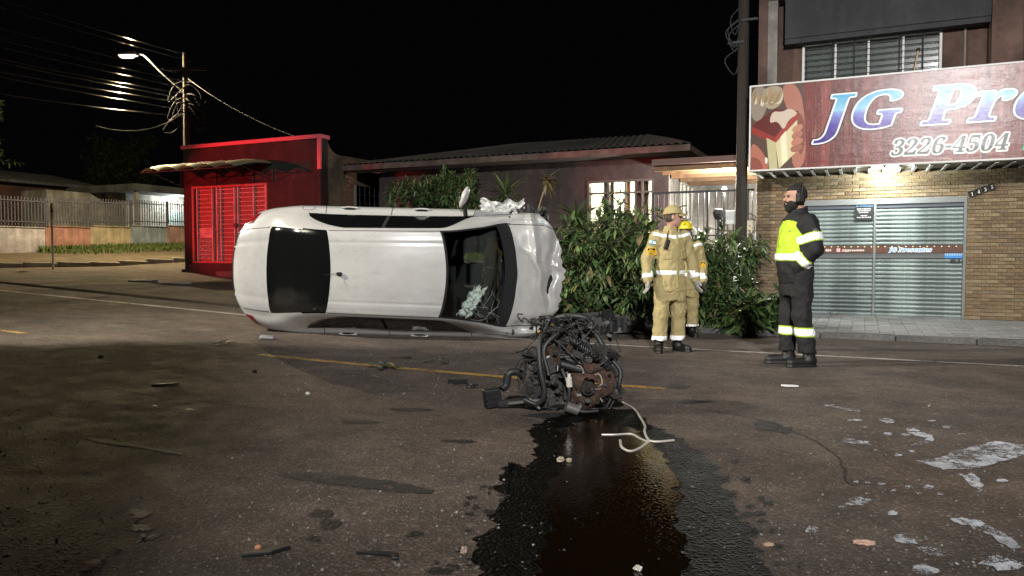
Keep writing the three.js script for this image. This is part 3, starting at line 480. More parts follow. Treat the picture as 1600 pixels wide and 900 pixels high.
// ---------- red corner building ----------
{
  const b = thing('corner_building', 'small maroon corner building with barred door and bright edge trim', 'building', St(0, 15.6), TURN);
  const paint = mat(.085, .04, .034, .85, { map: blotches, bumpMap: roughPlaster, bumpScale: .006 });
  const side = mat(.30, .22, .15, .95, { map: blotches, bumpMap: roughPlaster, bumpScale: .012 });
  const A0 = -17.68, A1 = -12.75, d0 = -17.35, d1 = -14.55, db = .90, dt = 3.07, T = 4.15;
  obj('facade', [box2(A0, d0, .2, T, -.3, 0), box2(d1, A1, .2, T, -.3, 0), box2(d0, d1, dt, T, -.3, 0), box2(d0, d1, .2, db, -.3, 0)], paint, b);
  obj('plinth', [box2(A0 + .02, d1 + .5, .2, .72, 0.002, .14), box2(d0 - .1, d1 + .1, .72, .86, .002, .1)], mat(.13, .06, .052, .9, { map: blotches, bumpMap: roughPlaster, bumpScale: .01 }), b);
  obj('step', box2(d1 - 1.4, d1 + .9, .2, .68, .142, .5), mat(.16, .1, .09, .95, { map: speckle }), b);
  obj('trim', [box2(A0 - .04, A1 + .04, T, T + .1, -.33, .05), box2(A1 - .07, A1 + .04, 3.35, T, .002, .05)], mat(.66, .13, .16, .55), b);  // the red glow of the beacon is put into the trim colour
  const step = []; for (let k = 0; k <= 10; k++) { const t = k / 10 * Math.PI / 2; step.push([-.3 - .5 * (1 - Math.cos(t)) , 3.8 + (T - 3.8) * (1 - Math.sin(t))]); }
  obj('side_wall', [place(prism([[-.302, 0], ...step, [-.8, 3.8], [-8.3, 3.92], [-8.3, 0]].map(([x, y]) => [-x, y]), .2, 0, [[1.47, 2.36], [2.9, 2.36], [2.9, 3.06], [1.47, 3.06]]), A1 - .2, 0, 0, 0, Math.PI / 2, 0), box2(A0, A0 + .2, .2, 3.8, -8.3, -.3), box2(A0, A1, .2, 3.8, -8.5, -8.3), box2(A0 + .2, A1 - .2, 3.5, 3.6, -8.3, -.3)], side, b);
  // exposed bricks of the side wall, too small and dark to be told apart singly
  const bl = [], bm = mat(.32, .16, .09, .95, { map: speckle });
  for (let j = 0; j < 27; j++) for (let i = 0; i < 34; i++) { const z = -1.05 - i * .212 - (j % 2) * .106, y = .42 + j * .124; if (z < -8.1) continue; if (z < -1.3 && z > -3.05 && y > 2.2 && y < 3.2) continue; if (n2(z * .9 + 3, y * .9) < -.35) continue; bl.push(box(.02, .108, .196, A1 + .006 + rr(-.003, .004), y, z)); }
  obj('bricks', bl, bm, b).userData.kind = 'stuff';
  const sw = sub('side_window', b); obj('pane', place(new THREE.PlaneGeometry(1.43, .7), A1 - .12, 2.71, -2.185, 0, Math.PI / 2, 0), phys(.7, .74, .72, .1, { transmission: 1, thickness: 0 }), sw);
  const sf = mat(.28, .24, .19, .9, { map: speckle }); obj('window_frame', [box2(A1 - .02, A1 + .05, 2.28, 2.36, -2.98, -1.39), box2(A1 - .02, A1 + .04, 2.36, 3.06, -1.47, -1.4), box2(A1 - .02, A1 + .04, 2.36, 3.1, -3.02, -2.9)], sf, sw);
  for (let k = 0; k < 6; k++) obj('bar', bar(V(A1 + .035, 2.36, -1.62 - k * .23), V(A1 + .035, 3.06, -1.62 - k * .23), .012), darkMetal, sw);
  for (const y of [2.58, 2.82]) obj('bar', bar(V(A1 + .035, y, -1.47), V(A1 + .035, y, -2.9), .011), darkMetal, sw);
  // barred door, white painted, sheeted behind
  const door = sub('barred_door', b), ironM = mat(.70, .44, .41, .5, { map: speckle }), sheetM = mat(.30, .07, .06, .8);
  obj('door_frame', [box2(d0, d0 + .07, db, dt, -.12, .02), box2(d1 - .05, d1, db, dt, -.12, .02), box2(d0, d1, dt - .06, dt, -.12, .018), box2(d0 + .07, d1 - .05, db, db + .05, -.12, .018)], mat(.35, .1, .085, .6), door);
  obj('side_panel', box2(d0 + .07, d0 + .17, db + .05, dt - .06, -.12, -.03), mat(.02, .018, .018, .6), door);
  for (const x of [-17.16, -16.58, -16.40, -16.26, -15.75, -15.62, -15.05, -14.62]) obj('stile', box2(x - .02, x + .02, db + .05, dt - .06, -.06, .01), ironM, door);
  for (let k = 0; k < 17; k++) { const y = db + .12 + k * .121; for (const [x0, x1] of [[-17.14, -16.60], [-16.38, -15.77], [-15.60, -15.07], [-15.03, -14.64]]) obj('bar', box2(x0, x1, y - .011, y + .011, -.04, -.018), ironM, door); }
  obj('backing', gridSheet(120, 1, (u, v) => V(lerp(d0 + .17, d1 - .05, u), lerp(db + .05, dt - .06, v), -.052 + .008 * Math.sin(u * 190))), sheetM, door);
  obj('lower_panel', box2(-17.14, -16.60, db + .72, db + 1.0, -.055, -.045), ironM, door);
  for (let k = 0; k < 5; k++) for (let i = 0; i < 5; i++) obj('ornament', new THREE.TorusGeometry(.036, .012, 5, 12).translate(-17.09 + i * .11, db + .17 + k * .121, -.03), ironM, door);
  obj('lock', rbox(.12, .1, .05, .01, -15.68, 1.95, .03), darkMetal, door);
  // green band left from an older sign
  obj('green_band', gridSheet(40, 6, (u, v) => V(-14.5 + u * 1.4, 3.36 + .2 * v + .02 * n2(u * 9, v) + .02 * v * u, .006)), mat(.035, .085, .06, .9, { map: blotches, side: THREE.DoubleSide }), b);
  const aw = thing('awning', 'scalloped translucent awning over the barred maroon door', 'awning', St(0, 15.6), TURN);
  const poly = phys(.36, .36, .20, .5, { side: THREE.DoubleSide, transmission: .25, thickness: 0 });
  const f0 = -17.75, f1 = -14.35, n = 5;
  for (let k = 0; k < n; k++) obj('awning_panel', gridSheet(10, 10, (u, v) => { const x = lerp(f0, f1, (k + u) / n), z = .02 + 1.35 * v; return V(x, 3.58 - .22 * v * v + .11 * Math.sin(u * Math.PI), z); }), poly, aw);
  for (let k = 0; k <= n; k++) { const x = lerp(f0, f1, k / n); obj('rib', tube([V(x, 3.57, .02), V(x, 3.515, .7), V(x, 3.35, 1.37)], .014, 12, 6), darkMetal, aw); }
  for (const k of [0, 2, 4, 5]) { const x = lerp(f0, f1, k / n); obj('bracket', [bar(V(x, 3.1, .02), V(x, 3.4, 1.1), .012), bar(V(x, 3.08, .02), V(x, 3.56, .02), .014)], darkMetal, aw); }
  obj('front_rail', bar(V(f0, 3.345, 1.37), V(f1, 3.345, 1.37), .014), darkMetal, aw);
}
// ---------- across the side street ----------
{
  const A = -27.65, paints = [[.60, .58, .66], [.52, .27, .23], [.55, .47, .33], [.34, .42, .52], [.52, .34, .30]];
  const names = ['lilac white', 'salmon pink', 'cream', 'pale blue', 'dusty pink'];
  const mats = paints.map((c) => mat(...c, .9, { map: blotches, bumpMap: roughPlaster, bumpScale: .006 }));
  const picket = mat(.05, .05, .075, .85), shape = box(.012, 1.05, .04, 0, 0, 0);
  for (let k = -1; k < 6; k++) {
    const w0 = 16.3 + k * 1.8, w1 = w0 + 1.8, p = St(A, (w0 + w1) / 2), c = (k + 5) % 5, base = groundAt(p.x, p.z), top = base + 1.02;
    if (k < -2 || k > 6) continue;
    const t = thing('boundary_wall', `${names[c]} boundary wall section under picket fence${k === 5 ? ' farthest up the side street' : k < 0 ? ' toward the main street' : k === 6 ? ' at its far end' : ''}`, 'wall', St(A, (w0 + w1) / 2), TURN, 'painted wall sections along the side street');
    obj('panel', box2(-.08, .08, base - .6, top, -.78, .9), mats[c], t); obj('pilaster', box2(-.1, .1, base - .6, top + .03, -.9, -.78), mats[(k + 6) % 5], t);
    obj('coping', box2(-.11, .11, top, top + .035, -.78, .9), mats[c], t);
    const f = thing('picket_fence', `pale metal picket fence section standing on the ${names[c]} wall${k === 5 ? ' farthest up the side street' : k < 0 ? ' toward the main street' : k === 6 ? ' at its far end' : ''}`, 'fence', St(A, (w0 + w1) / 2, top + .035), TURN, 'fence sections along the side street');
    for (let q = 0; q < 15; q++) { const m = obj('picket', shape, picket, f); m.position.set(0, .56, -.83 + q * .12); }
    obj('rail', box2(.006, .03, .16, .2, -.9, .9), picket, f); obj('rail', box2(.006, .03, .92, .96, -.9, .9), picket, f);
    obj('post', [box2(-.03, .03, 0, 1.12, -.9, -.85)], picket, f);
  }
  // lit bungalow behind the fence
  const base = 1.55, h = thing('bungalow', 'white bungalow with flat eaves lit beyond the picket fence', 'house', St(-33.5, 27.6), TURN);
  const white = mat(.62, .64, .60, .9, { map: blotches }), dark = mat(.14, .15, .18, .9, { map: blotches });
  obj('wall', [box2(-5, 0, 1, base + 2.7, -7, 1.6), box2(-5, -1.6, 1, base + 2.7, 1.6, 4.6)], white, h);
  obj('roof_slab', [box2(-5.4, 1.7, base + 2.7, base + 3.05, -7.4, 2.4)], dark, h);
  obj('door', box2(.002, .05, base + .1, base + 2.2, .4, 1.3), mat(.25, .24, .22, .7), h);
  obj('window_frame', box2(.002, .06, base + .9, base + 2.0, -2.2, -.8), mat(.3, .32, .33, .5), h); obj('pane', box2(.062, .066, base + .97, base + 1.93, -2.13, -.87), phys(.2, .25, .25, .1), h);
  for (const z of [-4, 2.2]) obj('porch_post', box2(1.45, 1.6, 1, base + 2.7, z - .08, z + .08), white, h);
  const lp = thing('porch_lamp', 'bulb under the eaves of the white bungalow', 'lamp', St(-32.7, 28.6), TURN);
  obj('bulb', ball(.09, 0, base + 2.35, 0), bulbGlow, lp); obj('cord', cyl(.012, .012, .28, 0, base + 2.57, 0), darkMetal, lp);
  lampLight(lp, 0, base + 2.35, 0, lin(.96, 1, .93), POWER.leftHouse, 4);
  const d = thing('dark_house', 'dark red brown house behind the fence beside the bungalow', 'house', St(-40, 21), TURN);
  const red = mat(.10, .045, .04, .9, { map: blotches });
  obj('wall', box2(-5, 3, 1, 4.6, -6, 3), red, d); obj('roof', place(prism([[-5.5, 0], [3.5, 0], [3.5, .12], [-1, 1.0], [-5.5, .12]], 9.6), 0, 4.6, -6.3), dark, d);
  for (const z of [-3.6, .8]) { obj('window', box2(3.002, 3.04, 2.6, 3.6, z, z + 1.3), mat(.02, .02, .025, .3), d); }
  // grass and weeds before the wall
  const blade = new THREE.BufferGeometry(); blade.setAttribute('position', new THREE.Float32BufferAttribute([-.006, 0, 0, .006, 0, 0, 0, .12, .02, .006, 0, 0, .0, .12, .02, .012, .07, .0], 3)); blade.computeVertexNormals();
  const gm = new THREE.InstancedMesh(blade, mat(.07, .10, .03, .8, { side: THREE.DoubleSide }), 9000), q = new THREE.Object3D(), col = new THREE.Color();
  for (let k = 0; k < 9000; k++) { const a = -27.5 + rnd() * rnd() * 2.6, w = 17.6 + rnd() * 15, p = St(a, w); q.position.set(p.x, groundAt(p.x, p.z) + .11, p.z); q.rotation.set(rr(-.5, .5), rr(0, 6.28), rr(-.5, .5)); const s = rr(.6, 2.1) * (a < -27 ? 1.2 : .8); q.scale.set(s * 2, s, s); q.updateMatrix(); gm.setMatrixAt(k, q.matrix); col.setRGB(rr(.6, 1.3), rr(.7, 1.2), rr(.5, 1)); gm.setColorAt(k, col); }
  gm.name = 'grass'; gm.userData = { label: 'strip of weedy grass along the painted boundary wall', category: 'grass', kind: 'stuff' }; scene.add(gm);
  // sign post seen from its edge
  const sp = onGround(83, 421), post = thing('sign_post', 'slim white road sign post at the side street kerb', 'sign post', sp, 2.12);
  obj('post', cyl(.028, .026, 1.84, 0, .92, 0), mat(.62, .64, .66, .5), post); obj('plate', place(new THREE.CylinderGeometry(.25, .25, .012, 8), .0, 1.68, .04, Math.PI / 2, Math.PI / 8, 0), mat(.10, .10, .11, .6, { metalness: .5 }), post); obj('clamp', box2(-.04, .04, 1.6, 1.64, -.04, .034), darkMetal, post);
}
// ---------- poles, wires and lamps ----------
const poleM = mat(.13, .105, .085, .9, { map: blotches, bumpMap: roughPlaster, bumpScale: .01 }), wireM = mat(.008, .008, .008, .5);
const lensGlow = new THREE.MeshStandardMaterial({ color: lin(.9, .85, .7), emissive: lin(1, .74, .30), emissiveIntensity: 2.2 });
const whiteLens = new THREE.MeshStandardMaterial({ color: lin(.9, .9, .9), emissive: lin(1, .95, .86), emissiveIntensity: 40 });
function streetLamp(label, base, head, height, lens, poleR, attach) {
  const t = thing('street_lamp', label, 'street lamp', base), h = head.clone().sub(base), dir = V(h.x, 0, h.z).normalize();
  obj('pole', cyl(poleR * 1.25, poleR * .8, height, 0, height / 2, 0, 0, 0, 0, 12), poleM, t);
  const tip = h.clone().addScaledVector(dir, -.32).add(V(0, .1, 0));
  obj('arm', tube([V(0, attach, 0), V(0, attach, 0).lerp(tip, .5).add(V(0, .05, 0)), tip.clone().add(V(0, .0, 0)).addScaledVector(dir, -.25).add(V(0, -.06, 0)), tip], .03, 24, 8), metalGrey, t);
  const turn = Math.atan2(dir.x, dir.z), hd = sub('lamp_head', t, h); hd.rotation.y = turn;
  obj('housing', [rbox(.26, .1, .62, .035, 0, .085, 0), rbox(.18, .05, .3, .02, 0, .15, -.1)], metalGrey, hd);
  obj('lens', rbox(.2, .04, .40, .015, 0, .012, .04), lens, hd);
  return [t, h];
}
{
  const base = V(-11.2, .9, -26), head = atDepth(200, 89, 26);
  const [t, h] = streetLamp('lit street lamp on a wooden pole behind the maroon building', base, head, 7.15, lensGlow, .12, 5.75);
  lampLight(t, h.x, h.y + .012, h.z, lin(1, .80, .46), POWER.farLamp, 5);
  const loops = []; const r = seeded(33);
  for (let k = 0; k < 16; k++) { const y = 5.0 + r() * 1.1, s = r() < .5 ? -1 : 1, q = .15 + r() * .75; loops.push(tube([V(0, y + .1, .1), V(s * q * .5, y + .1 - r() * .3, .1 + r() * .2), V(s * q, y - .2 - r() * .5, .15), V(s * q * .6, y - .4 - r() * .6, .12), V(s * .1, y - .3, .12)], .014, 20, 5)); }
  obj('cable_loops', loops, mat(.012, .011, .01, .8), t);
  obj('crossarm', box(1.5, .1, .1, 0, 6.6, .08), poleM, t);
  const far = St(-20, -4);
  const hang = (y0, y1, off, sag, r) => sagging(V(-11.2 + off, y0, -26), V(far.x + off, y1, far.z), sag, r);
  for (const [k, y, r, o, s] of [[0, 8.0, .010, 0, .3], [1, 7.75, .010, .3, .35], [2, 7.4, .011, -.3, .4], [3, 7.1, .012, 0, .5], [4, 6.85, .012, .1, .45], [5, 6.65, .014, .12, .6], [6, 6.5, .016, .05, .5], [7, 6.35, .018, .15, .65], [8, 6.1, .014, .1, .5], [9, 5.9, .012, .1, .8]])
    tag(obj('power_line', hang(y, y + .5, o, s, r), mat(.006, .006, .006, .22)), k < 3 ? ['topmost thin power line on the lamp pole crossarm', 'second thin power line below the topmost on the lamp pole', 'third thin power line at the lamp pole crossarm end'][k] : ['highest', 'second highest', 'third highest', 'middle', 'thickest', 'second lowest', 'lowest'][k - 3] + ' dark cable of the bundle leaving the lamp pole', 'cable', 'cables leaving the left pole');
  tag(obj('service_cable', sagging(V(-11.2, 6.1, -26), atDepth(150, 197, 19), .35, .012), mat(.03, .028, .025, .8)), 'slack service cable drooping left from the lamp pole', 'cable');
  tag(obj('roof_cable', sagging(V(-11.15, 7.2, -25.9), St(-14.2, 17.5, 4.3), .25, .012), mat(.05, .045, .04, .6)), 'cable running down from the lamp pole to the maroon building', 'cable');
}
{ // utility pole by the shop
  const p = thing('utility_pole', 'dark wooden utility pole standing between porch and shop sign', 'utility pole', St(-2.12, 15.02, -.03), TURN);
  obj('pole', cyl(.115, .09, 9.2, 0, 4.6, 0, 0, 0, 0, 14), mat(.075, .06, .05, .9, { map: blotches, bumpMap: roughPlaster, bumpScale: .012 }), p);
  obj('crossarm', box(1.8, .11, .1, 0, 8.4, .1), poleM, p);
  for (const x of [-.8, -.4, .4, .8]) obj('insulator', cyl(.035, .05, .12, x, 8.52, .1), mat(.3, .25, .2, .3), p);
  obj('bracket', [box(.3, .04, .04, .12, 5.6, .1), box(.3, .04, .04, -.12, 5.2, .1)], darkMetal, p);
  const loops = []; const r = seeded(44); for (let k = 0; k < 5; k++) { const y = 5.0 + r() * 1.0; loops.push(tube([V(-.08, y, .1), V(-.2 - r() * .15, y - .2, .12), V(-.15, y - .5, .12), V(-.08, y - .35, .1)], .012, 14, 5)); } obj('cable_loops', loops, wireM, p);
  const q = St(-2.12, 15.02);
  tag(obj('high_cable', sagging(V(q.x - .05, 7.6, q.z), V(-1, 9.5, -2), .3, .012), wireM), 'black cable crossing the street high above from the shop pole', 'cable');
}
{ // street lamps out of the frame, whose light the photo shows: one to the left, one behind the camera
  const left = V(-13.4, 8.0, -5.4), [t, h] = streetLamp('street lamp at the near kerb to the left of the crash', V(-15.0, .45, -4.6), left, 8.6, whiteLens, .12, 7.1);
  const aimed = (t, h, colour, power, angle, pen, to, size = 12) => { const s = new THREE.SpotLight(colour, power, 0, angle, pen); s.name = 'light'; s.castShadow = true; s.shadow.radius = size; s.position.set(h.x, h.y + .012, h.z); s.target.position.copy(to).sub(t.position); s.target.name = 'aim'; t.add(s); t.add(s.target); };
  aimed(t, h, lin(1, .92, .78), POWER.leftLamp, .46, 1, V(0, .6, -9.4));
  const front = V(-.35, 8.6, 9.3), [t2, h2] = streetLamp('street lamp on the near side of the street facing the crashed car', V(-.8, 0, 11.8), front, 9.2, whiteLens, .12, 8.2);
  aimed(t2, h2, lin(1, .98, .97), POWER.frontLamp, .50, 1, V(2.2, 2.6, -11), 24);
}
{ // fire engine up the street, out of the frame; its red beacon lights the maroon building
  const p = St(-27, 3.0); p.y = groundAt(p.x, p.z);
  const f = thing('fire_engine', 'red fire engine with a rotating red beacon parked up the street', 'fire engine', p, TURN);
  const red = phys(.42, .02, .015, .3, { clearcoat: .6 }), black = mat(.02, .02, .02, .8), chrome = mat(.6, .6, .6, .25, { metalness: 1 });
  obj('cab', [rbox(2.0, 1.9, 2.3, .15, 2.4, 1.5, 0)], red, f); obj('body', [rbox(4.6, 2.1, 2.3, .08, -1.0, 1.55, 0)], red, f); obj('bumper', rbox(.3, .3, 2.3, .06, 3.45, .6, 0), chrome, f);
  obj('windscreen', rbox(.06, .8, 2.0, .02, 3.39, 1.95, 0), phys(.03, .035, .04, .05), f);
  for (const s of [-1, 1]) { obj('side_window', rbox(1.2, .7, .04, .02, 2.5, 1.95, s * 1.15), phys(.03, .035, .04, .05), f); for (let k = 0; k < 3; k++) obj('locker', rbox(1.3, 1.4, .04, .02, -2.5 + k * 1.45, 1.6, s * 1.16), mat(.5, .5, .5, .4, { metalness: .6 }), f); obj('headlight', cyl(.12, .12, .06, 3.52, .85, s * .85, 0, 0, Math.PI / 2), mat(.7, .7, .7, .2), f); }
  for (const x of [2.3, -1.8]) for (const s of [-1, 1]) { const w = sub('wheel', f, V(x, .5, s * 1.05)); obj('tyre', new THREE.TorusGeometry(.36, .14, 10, 28), black, w); obj('rim', cyl(.26, .26, .2, 0, 0, 0, Math.PI / 2, 0, 0, 20), chrome, w); }
  const bar_ = sub('light_bar', f, V(2.6, 2.62, 0));
  obj('base', rbox(.4, .08, 1.6, .03, 0, -.1, 0), black, bar_);
  const redGlow = new THREE.MeshStandardMaterial({ color: lin(.6, .02, .02), emissive: lin(1, .03, .03), emissiveIntensity: 30 });
  obj('beacon', rbox(.24, .16, .3, .05, 0, .03, -.6), redGlow, bar_); obj('beacon', rbox(.24, .16, .3, .05, 0, .03, .6), redGlow, bar_);
  // local axes of the engine: x along the street, -z across it
  for (const [z, power, angle, pen, tx, ty, tz] of [[-.6, POWER.beacon, .175, .25, 9.2, -1.35, -12.0], [.6, POWER.beacon * 1.6, .055, .4, 20.0, -.95, -14.6]]) {
    const s = new THREE.SpotLight(lin(1, .035, .045), power, 0, angle, pen); s.name = 'light'; s.castShadow = true; s.shadow.radius = 3; s.position.set(2.6, 2.65, z);
    f.add(s); f.add(s.target); s.target.name = 'aim'; s.target.position.set(2.6 + tx, 2.65 + ty, z + tz);
  }
}
// ---------- plants ----------
function leafCloud(leaves) {   // leaves: {p, dir, up, len, wid, tone}
  const pos = [], col = [], idx = [];
  for (const l of leaves) {
    const side = l.dir.clone().cross(l.up).normalize(), nor = side.clone().cross(l.dir).normalize(), o = pos.length / 3, bend = l.bend ?? .18;
    const at = (t, s, f) => l.p.clone().addScaledVector(l.dir, l.len * t).addScaledVector(side, l.wid * s).addScaledVector(nor, l.wid * f - l.len * bend * t * t);
    for (const v of [at(0, 0, 0), at(.4, -.5, .16), at(.4, 0, 0), at(.4, .5, .16), at(.75, -.34, .1), at(.75, 0, 0), at(.75, .34, .1), at(1, 0, 0)]) { pos.push(v.x, v.y, v.z); col.push(...l.tone); }
    idx.push(o, o + 2, o + 1, o, o + 3, o + 2, o + 1, o + 2, o + 5, o + 1, o + 5, o + 4, o + 2, o + 3, o + 6, o + 2, o + 6, o + 5, o + 4, o + 5, o + 7, o + 5, o + 6, o + 7);
  }
  const g = new THREE.BufferGeometry(); g.setAttribute('position', new THREE.Float32BufferAttribute(pos, 3)); g.setAttribute('color', new THREE.Float32BufferAttribute(col, 3)); g.setIndex(idx); g.computeVertexNormals();
  return g;
}
const leafM = phys(.85, .85, .85, .5, { vertexColors: true, side: THREE.DoubleSide, transmission: .18, thickness: 0 });
const barkM = mat(.12, .085, .06, .9, { map: blotches });
function branchy(rand, from, dir, len, out, twigs, depth = 0) {   // a bough with side twigs; returns tube geometries, fills twigs with [point, direction]
  const pts = [from.clone()], d = dir.clone().normalize(); let p = from.clone(); const n = 5;
  for (let k = 0; k < n; k++) { d.add(V(rand() - .5, rand() - .5 - .05, rand() - .5).multiplyScalar(.45)).normalize(); p = p.clone().addScaledVector(d, len / n); pts.push(p); twigs.push([p.clone(), d.clone()]); }
  out.push(tube(pts, [.03, .014, .007][depth], 10, 5));
  if (depth < 2) for (let k = 1; k <= n; k++) for (let q = 0; q < (depth ? 1 : 2); q++) { const s = V(rand() - .5, rand() - .35, rand() - .5).normalize(); branchy(rand, pts[k], d.clone().multiplyScalar(.6).add(s), len * (.3 + rand() * .25), out, twigs, depth + 1); }
}
function greens(rand) { const t = rand(), v = .65 + rand() * .8; return t < .62 ? [.055 * v, .105 * v, .03 * v] : t < .91 ? [.13 * v, .20 * v, .06 * v] : [.20 * v, .16 * v, .07 * v]; }
function leavesOn(rand, twigs, per, len0, len1, keep) {
  const out = [];
  for (const [p, d] of twigs) for (let k = 0; k < per; k++) {
    const s = V(rand() - .5, rand() - .5, rand() - .5).normalize(), dir = d.clone().multiplyScalar(.7).add(s).add(V(0, -.25, 0)).normalize(), len = len0 + rand() * (len1 - len0);
    const q = p.clone().add(V(rand() - .5, rand() - .5, rand() - .5).multiplyScalar(.12));
    if (keep && !keep(q)) continue;
    out.push({ p: q, dir, up: V(rand() - .5, 1, rand() - .5).normalize(), len, wid: len * (.17 + rand() * .15), tone: greens(rand), bend: .1 + rand() * .25 });
  }
  return out;
}
{ // tree tops brought down by the crash: two heaps on the kerb
  const heap = (label, seed, base, boughs, per, len0, len1) => {
    const r = seeded(seed), t = thing('fallen_branches', label, 'branches', base, 0, 'branches brought down on the kerb'), wood = [], twigs = [];
    for (const [ox, oz, dx, dy, dz, len] of boughs) branchy(r, V(ox, .06, oz), V(dx, dy, dz), len, wood, twigs);
    obj('branch', wood, barkM, t);
    obj('foliage', leafCloud(leavesOn(r, twigs, per, len0, len1, (p) => p.y > .02)), leafM, t);
  };
  const b1 = []; const r = seeded(70);
  for (let k = 0; k < 17; k++) b1.push([(r() - .5) * 1.2, (r() - .5) * .7, (r() - .5) * 1.1, .5 + r() * .9, (r() - .35) * .9, .75 + r() * .75]);
  heap('tall heap of leafy fallen branches behind the torn out engine', 71, onGround(958, 505), b1, 3, .08, .27);
  const b2 = []; for (let k = 0; k < 9; k++) b2.push([(r() - .5) * .5, (r() - .5) * .4, (r() - .25) * 1.1, .1 + r() * .3, (r() - .2) * .9, .35 + r() * .3]);
  b2.push([.2, .2, 1, .1, .35, .75], [.1, .3, .9, .2, .5, .7], [-.25, 0, -.1, 1, .1, .95]);
  heap('leafy fallen branches against the peeling garden wall', 72, onGround(1114, 511), b2, 4, .1, .28);
}
{ // garden plants before the house
  const stemTree = (label, base, h, R, seed, per) => { const r = seeded(seed), t = thing('garden_tree', label, 'tree', base), wood = [tube([V(0, 0, 0), V(.05, h * .4, 0), V(-.04, h * .7, .05)], .05, 10, 6)], twigs = [];
    for (let k = 0; k < 13; k++) { const a = r() * 6.28; branchy(r, V(-.02, h * (.45 + r() * .3), 0), V(Math.cos(a), .4 + r() * .7, Math.sin(a)), R * (.6 + r() * .5), wood, twigs); }
    obj('trunk', wood, barkM, t); obj('crown', leafCloud(leavesOn(r, twigs, per, .1, .2)), leafM, t); };
  const g0 = (px, d) => { const p = atDepth(px, 400, d); p.y = groundAt(p.x, p.z); return p; };
  stemTree('dark leafy tree between the brick side wall and the house', g0(672, 18.2), 3.3, .95, 81, 4);
  const rosette = (label, base, h, n, len, seed, group) => { const r = seeded(seed), t = thing('spiky_plant', label, 'plant', base), ls = [];
    obj('stem', tube([V(0, 0, 0), V(.03, h * .5, 0), V(0, h, 0)], .05, 8, 7), barkM, t);
    for (let k = 0; k < n; k++) { const a = r() * 6.28, e = r() * 1.7 - .5; ls.push({ p: V(0, h + (r() - .5) * .15, 0), dir: V(Math.cos(a) * Math.cos(e), Math.sin(e), Math.sin(a) * Math.cos(e)).normalize(), up: V(0, 1, .01), len: len * (.7 + r() * .5), wid: .055, tone: greens(r), bend: .25 }); }
    obj('leaves', leafCloud(ls), leafM, t); };
  rosette('spiky rosette plant behind the overturned car bonnet', g0(790, 15.4), 2.25, 60, .5, 91);
  rosette('lower spiky plant in front of the lit window', g0(900, 14.2), 1.75, 60, .5, 92);
  rosette('drooping spiky plant rising behind the torn wing panel', g0(815, 13.2), 1.45, 60, .55, 93);
  const r = seeded(95), base = g0(848, 14.6), t = thing('tall_plant', 'thin stemmed plant with one yellowish leaf tuft before the house wall', 'plant', base), ls = [];
  obj('stem', tube([V(-.25, 0, 0), V(-.2, 1.2, 0), V(-.1, 1.9, 0), V(.08, 2.5, 0)], .014, 14, 6), mat(.25, .2, .1, .8), t);
  for (let k = 0; k < 26; k++) ls.push({ p: V(.08, 2.5, 0), dir: V(r() - .45, .3 - r() * .8, r() - .5).normalize(), up: V(0, 1, 0), len: .22 + r() * .16, wid: .06, tone: [.17, .13, .04], bend: .4 });
  obj('leaves', leafCloud(ls), leafM, t);
  const shrub = (label, px, d, seed, R) => { const r = seeded(seed), t = thing('shrub', label, 'shrub', g0(px, d)), wood = [], twigs = []; for (let k = 0; k < 9; k++) { const a = r() * 6.28; branchy(r, V((r() - .5) * .4, .05, (r() - .5) * .3), V(Math.cos(a) * .7, 1, Math.sin(a) * .7), R, wood, twigs); } obj('branch', wood, barkM, t); obj('foliage', leafCloud(leavesOn(r, twigs, 4, .12, .22)), leafM, t); };
  shrub('leafy shrub under the lit window behind the branches', 985, 13.6, 101, 1.35); shrub('green shrub below the porch railing', 1092, 13.9, 102, 1.1); shrub('brownish undergrowth behind the crushed bonnet', 850, 12.6, 103, .95);
  // trees lost in the dark beyond the fence, and the street tree whose shade falls on the lane
  const big = (label, base, h, R, seed, n, per) => { const r = seeded(seed), t = thing('street_tree', label, 'tree', base), wood = [tube([V(0, 0, 0), V(.1, h * .3, 0), V(-.1, h * .65, .1), V(0, h * .9, 0)], .16, 14, 8)], twigs = [];
    for (let k = 0; k < n; k++) { const a = r() * 6.28, up = r(); branchy(r, V(0, h * (.45 + .45 * up), 0), V(Math.cos(a), .1 + r() * .6, Math.sin(a)), R * (1.1 - .5 * up), wood, twigs); }
    obj('trunk', wood, barkM, t); obj('crown', leafCloud(leavesOn(r, twigs, per, .22, .4)), leafM, t); };
  const at = (a, w) => { const p = St(a, w); p.y = groundAt(p.x, p.z); return p; };
  big('dark tree behind the picket fence at the far left', at(-35, 18.5), 6.5, 2.6, 111, 16, 3);
  big('dark tree beyond the bungalow roof', at(-56, 44), 7.5, 3, 112, 16, 3);
  big('street tree behind the camera shading the left lane', V(-2.5, 0, 2.6), 5.4, 1.5, 114, 16, 7);
  big('street tree beside the near kerb under the left street lamp', V(-8.6, .3, -5.5), 5.0, 1.1, 113, 17, 7);
}
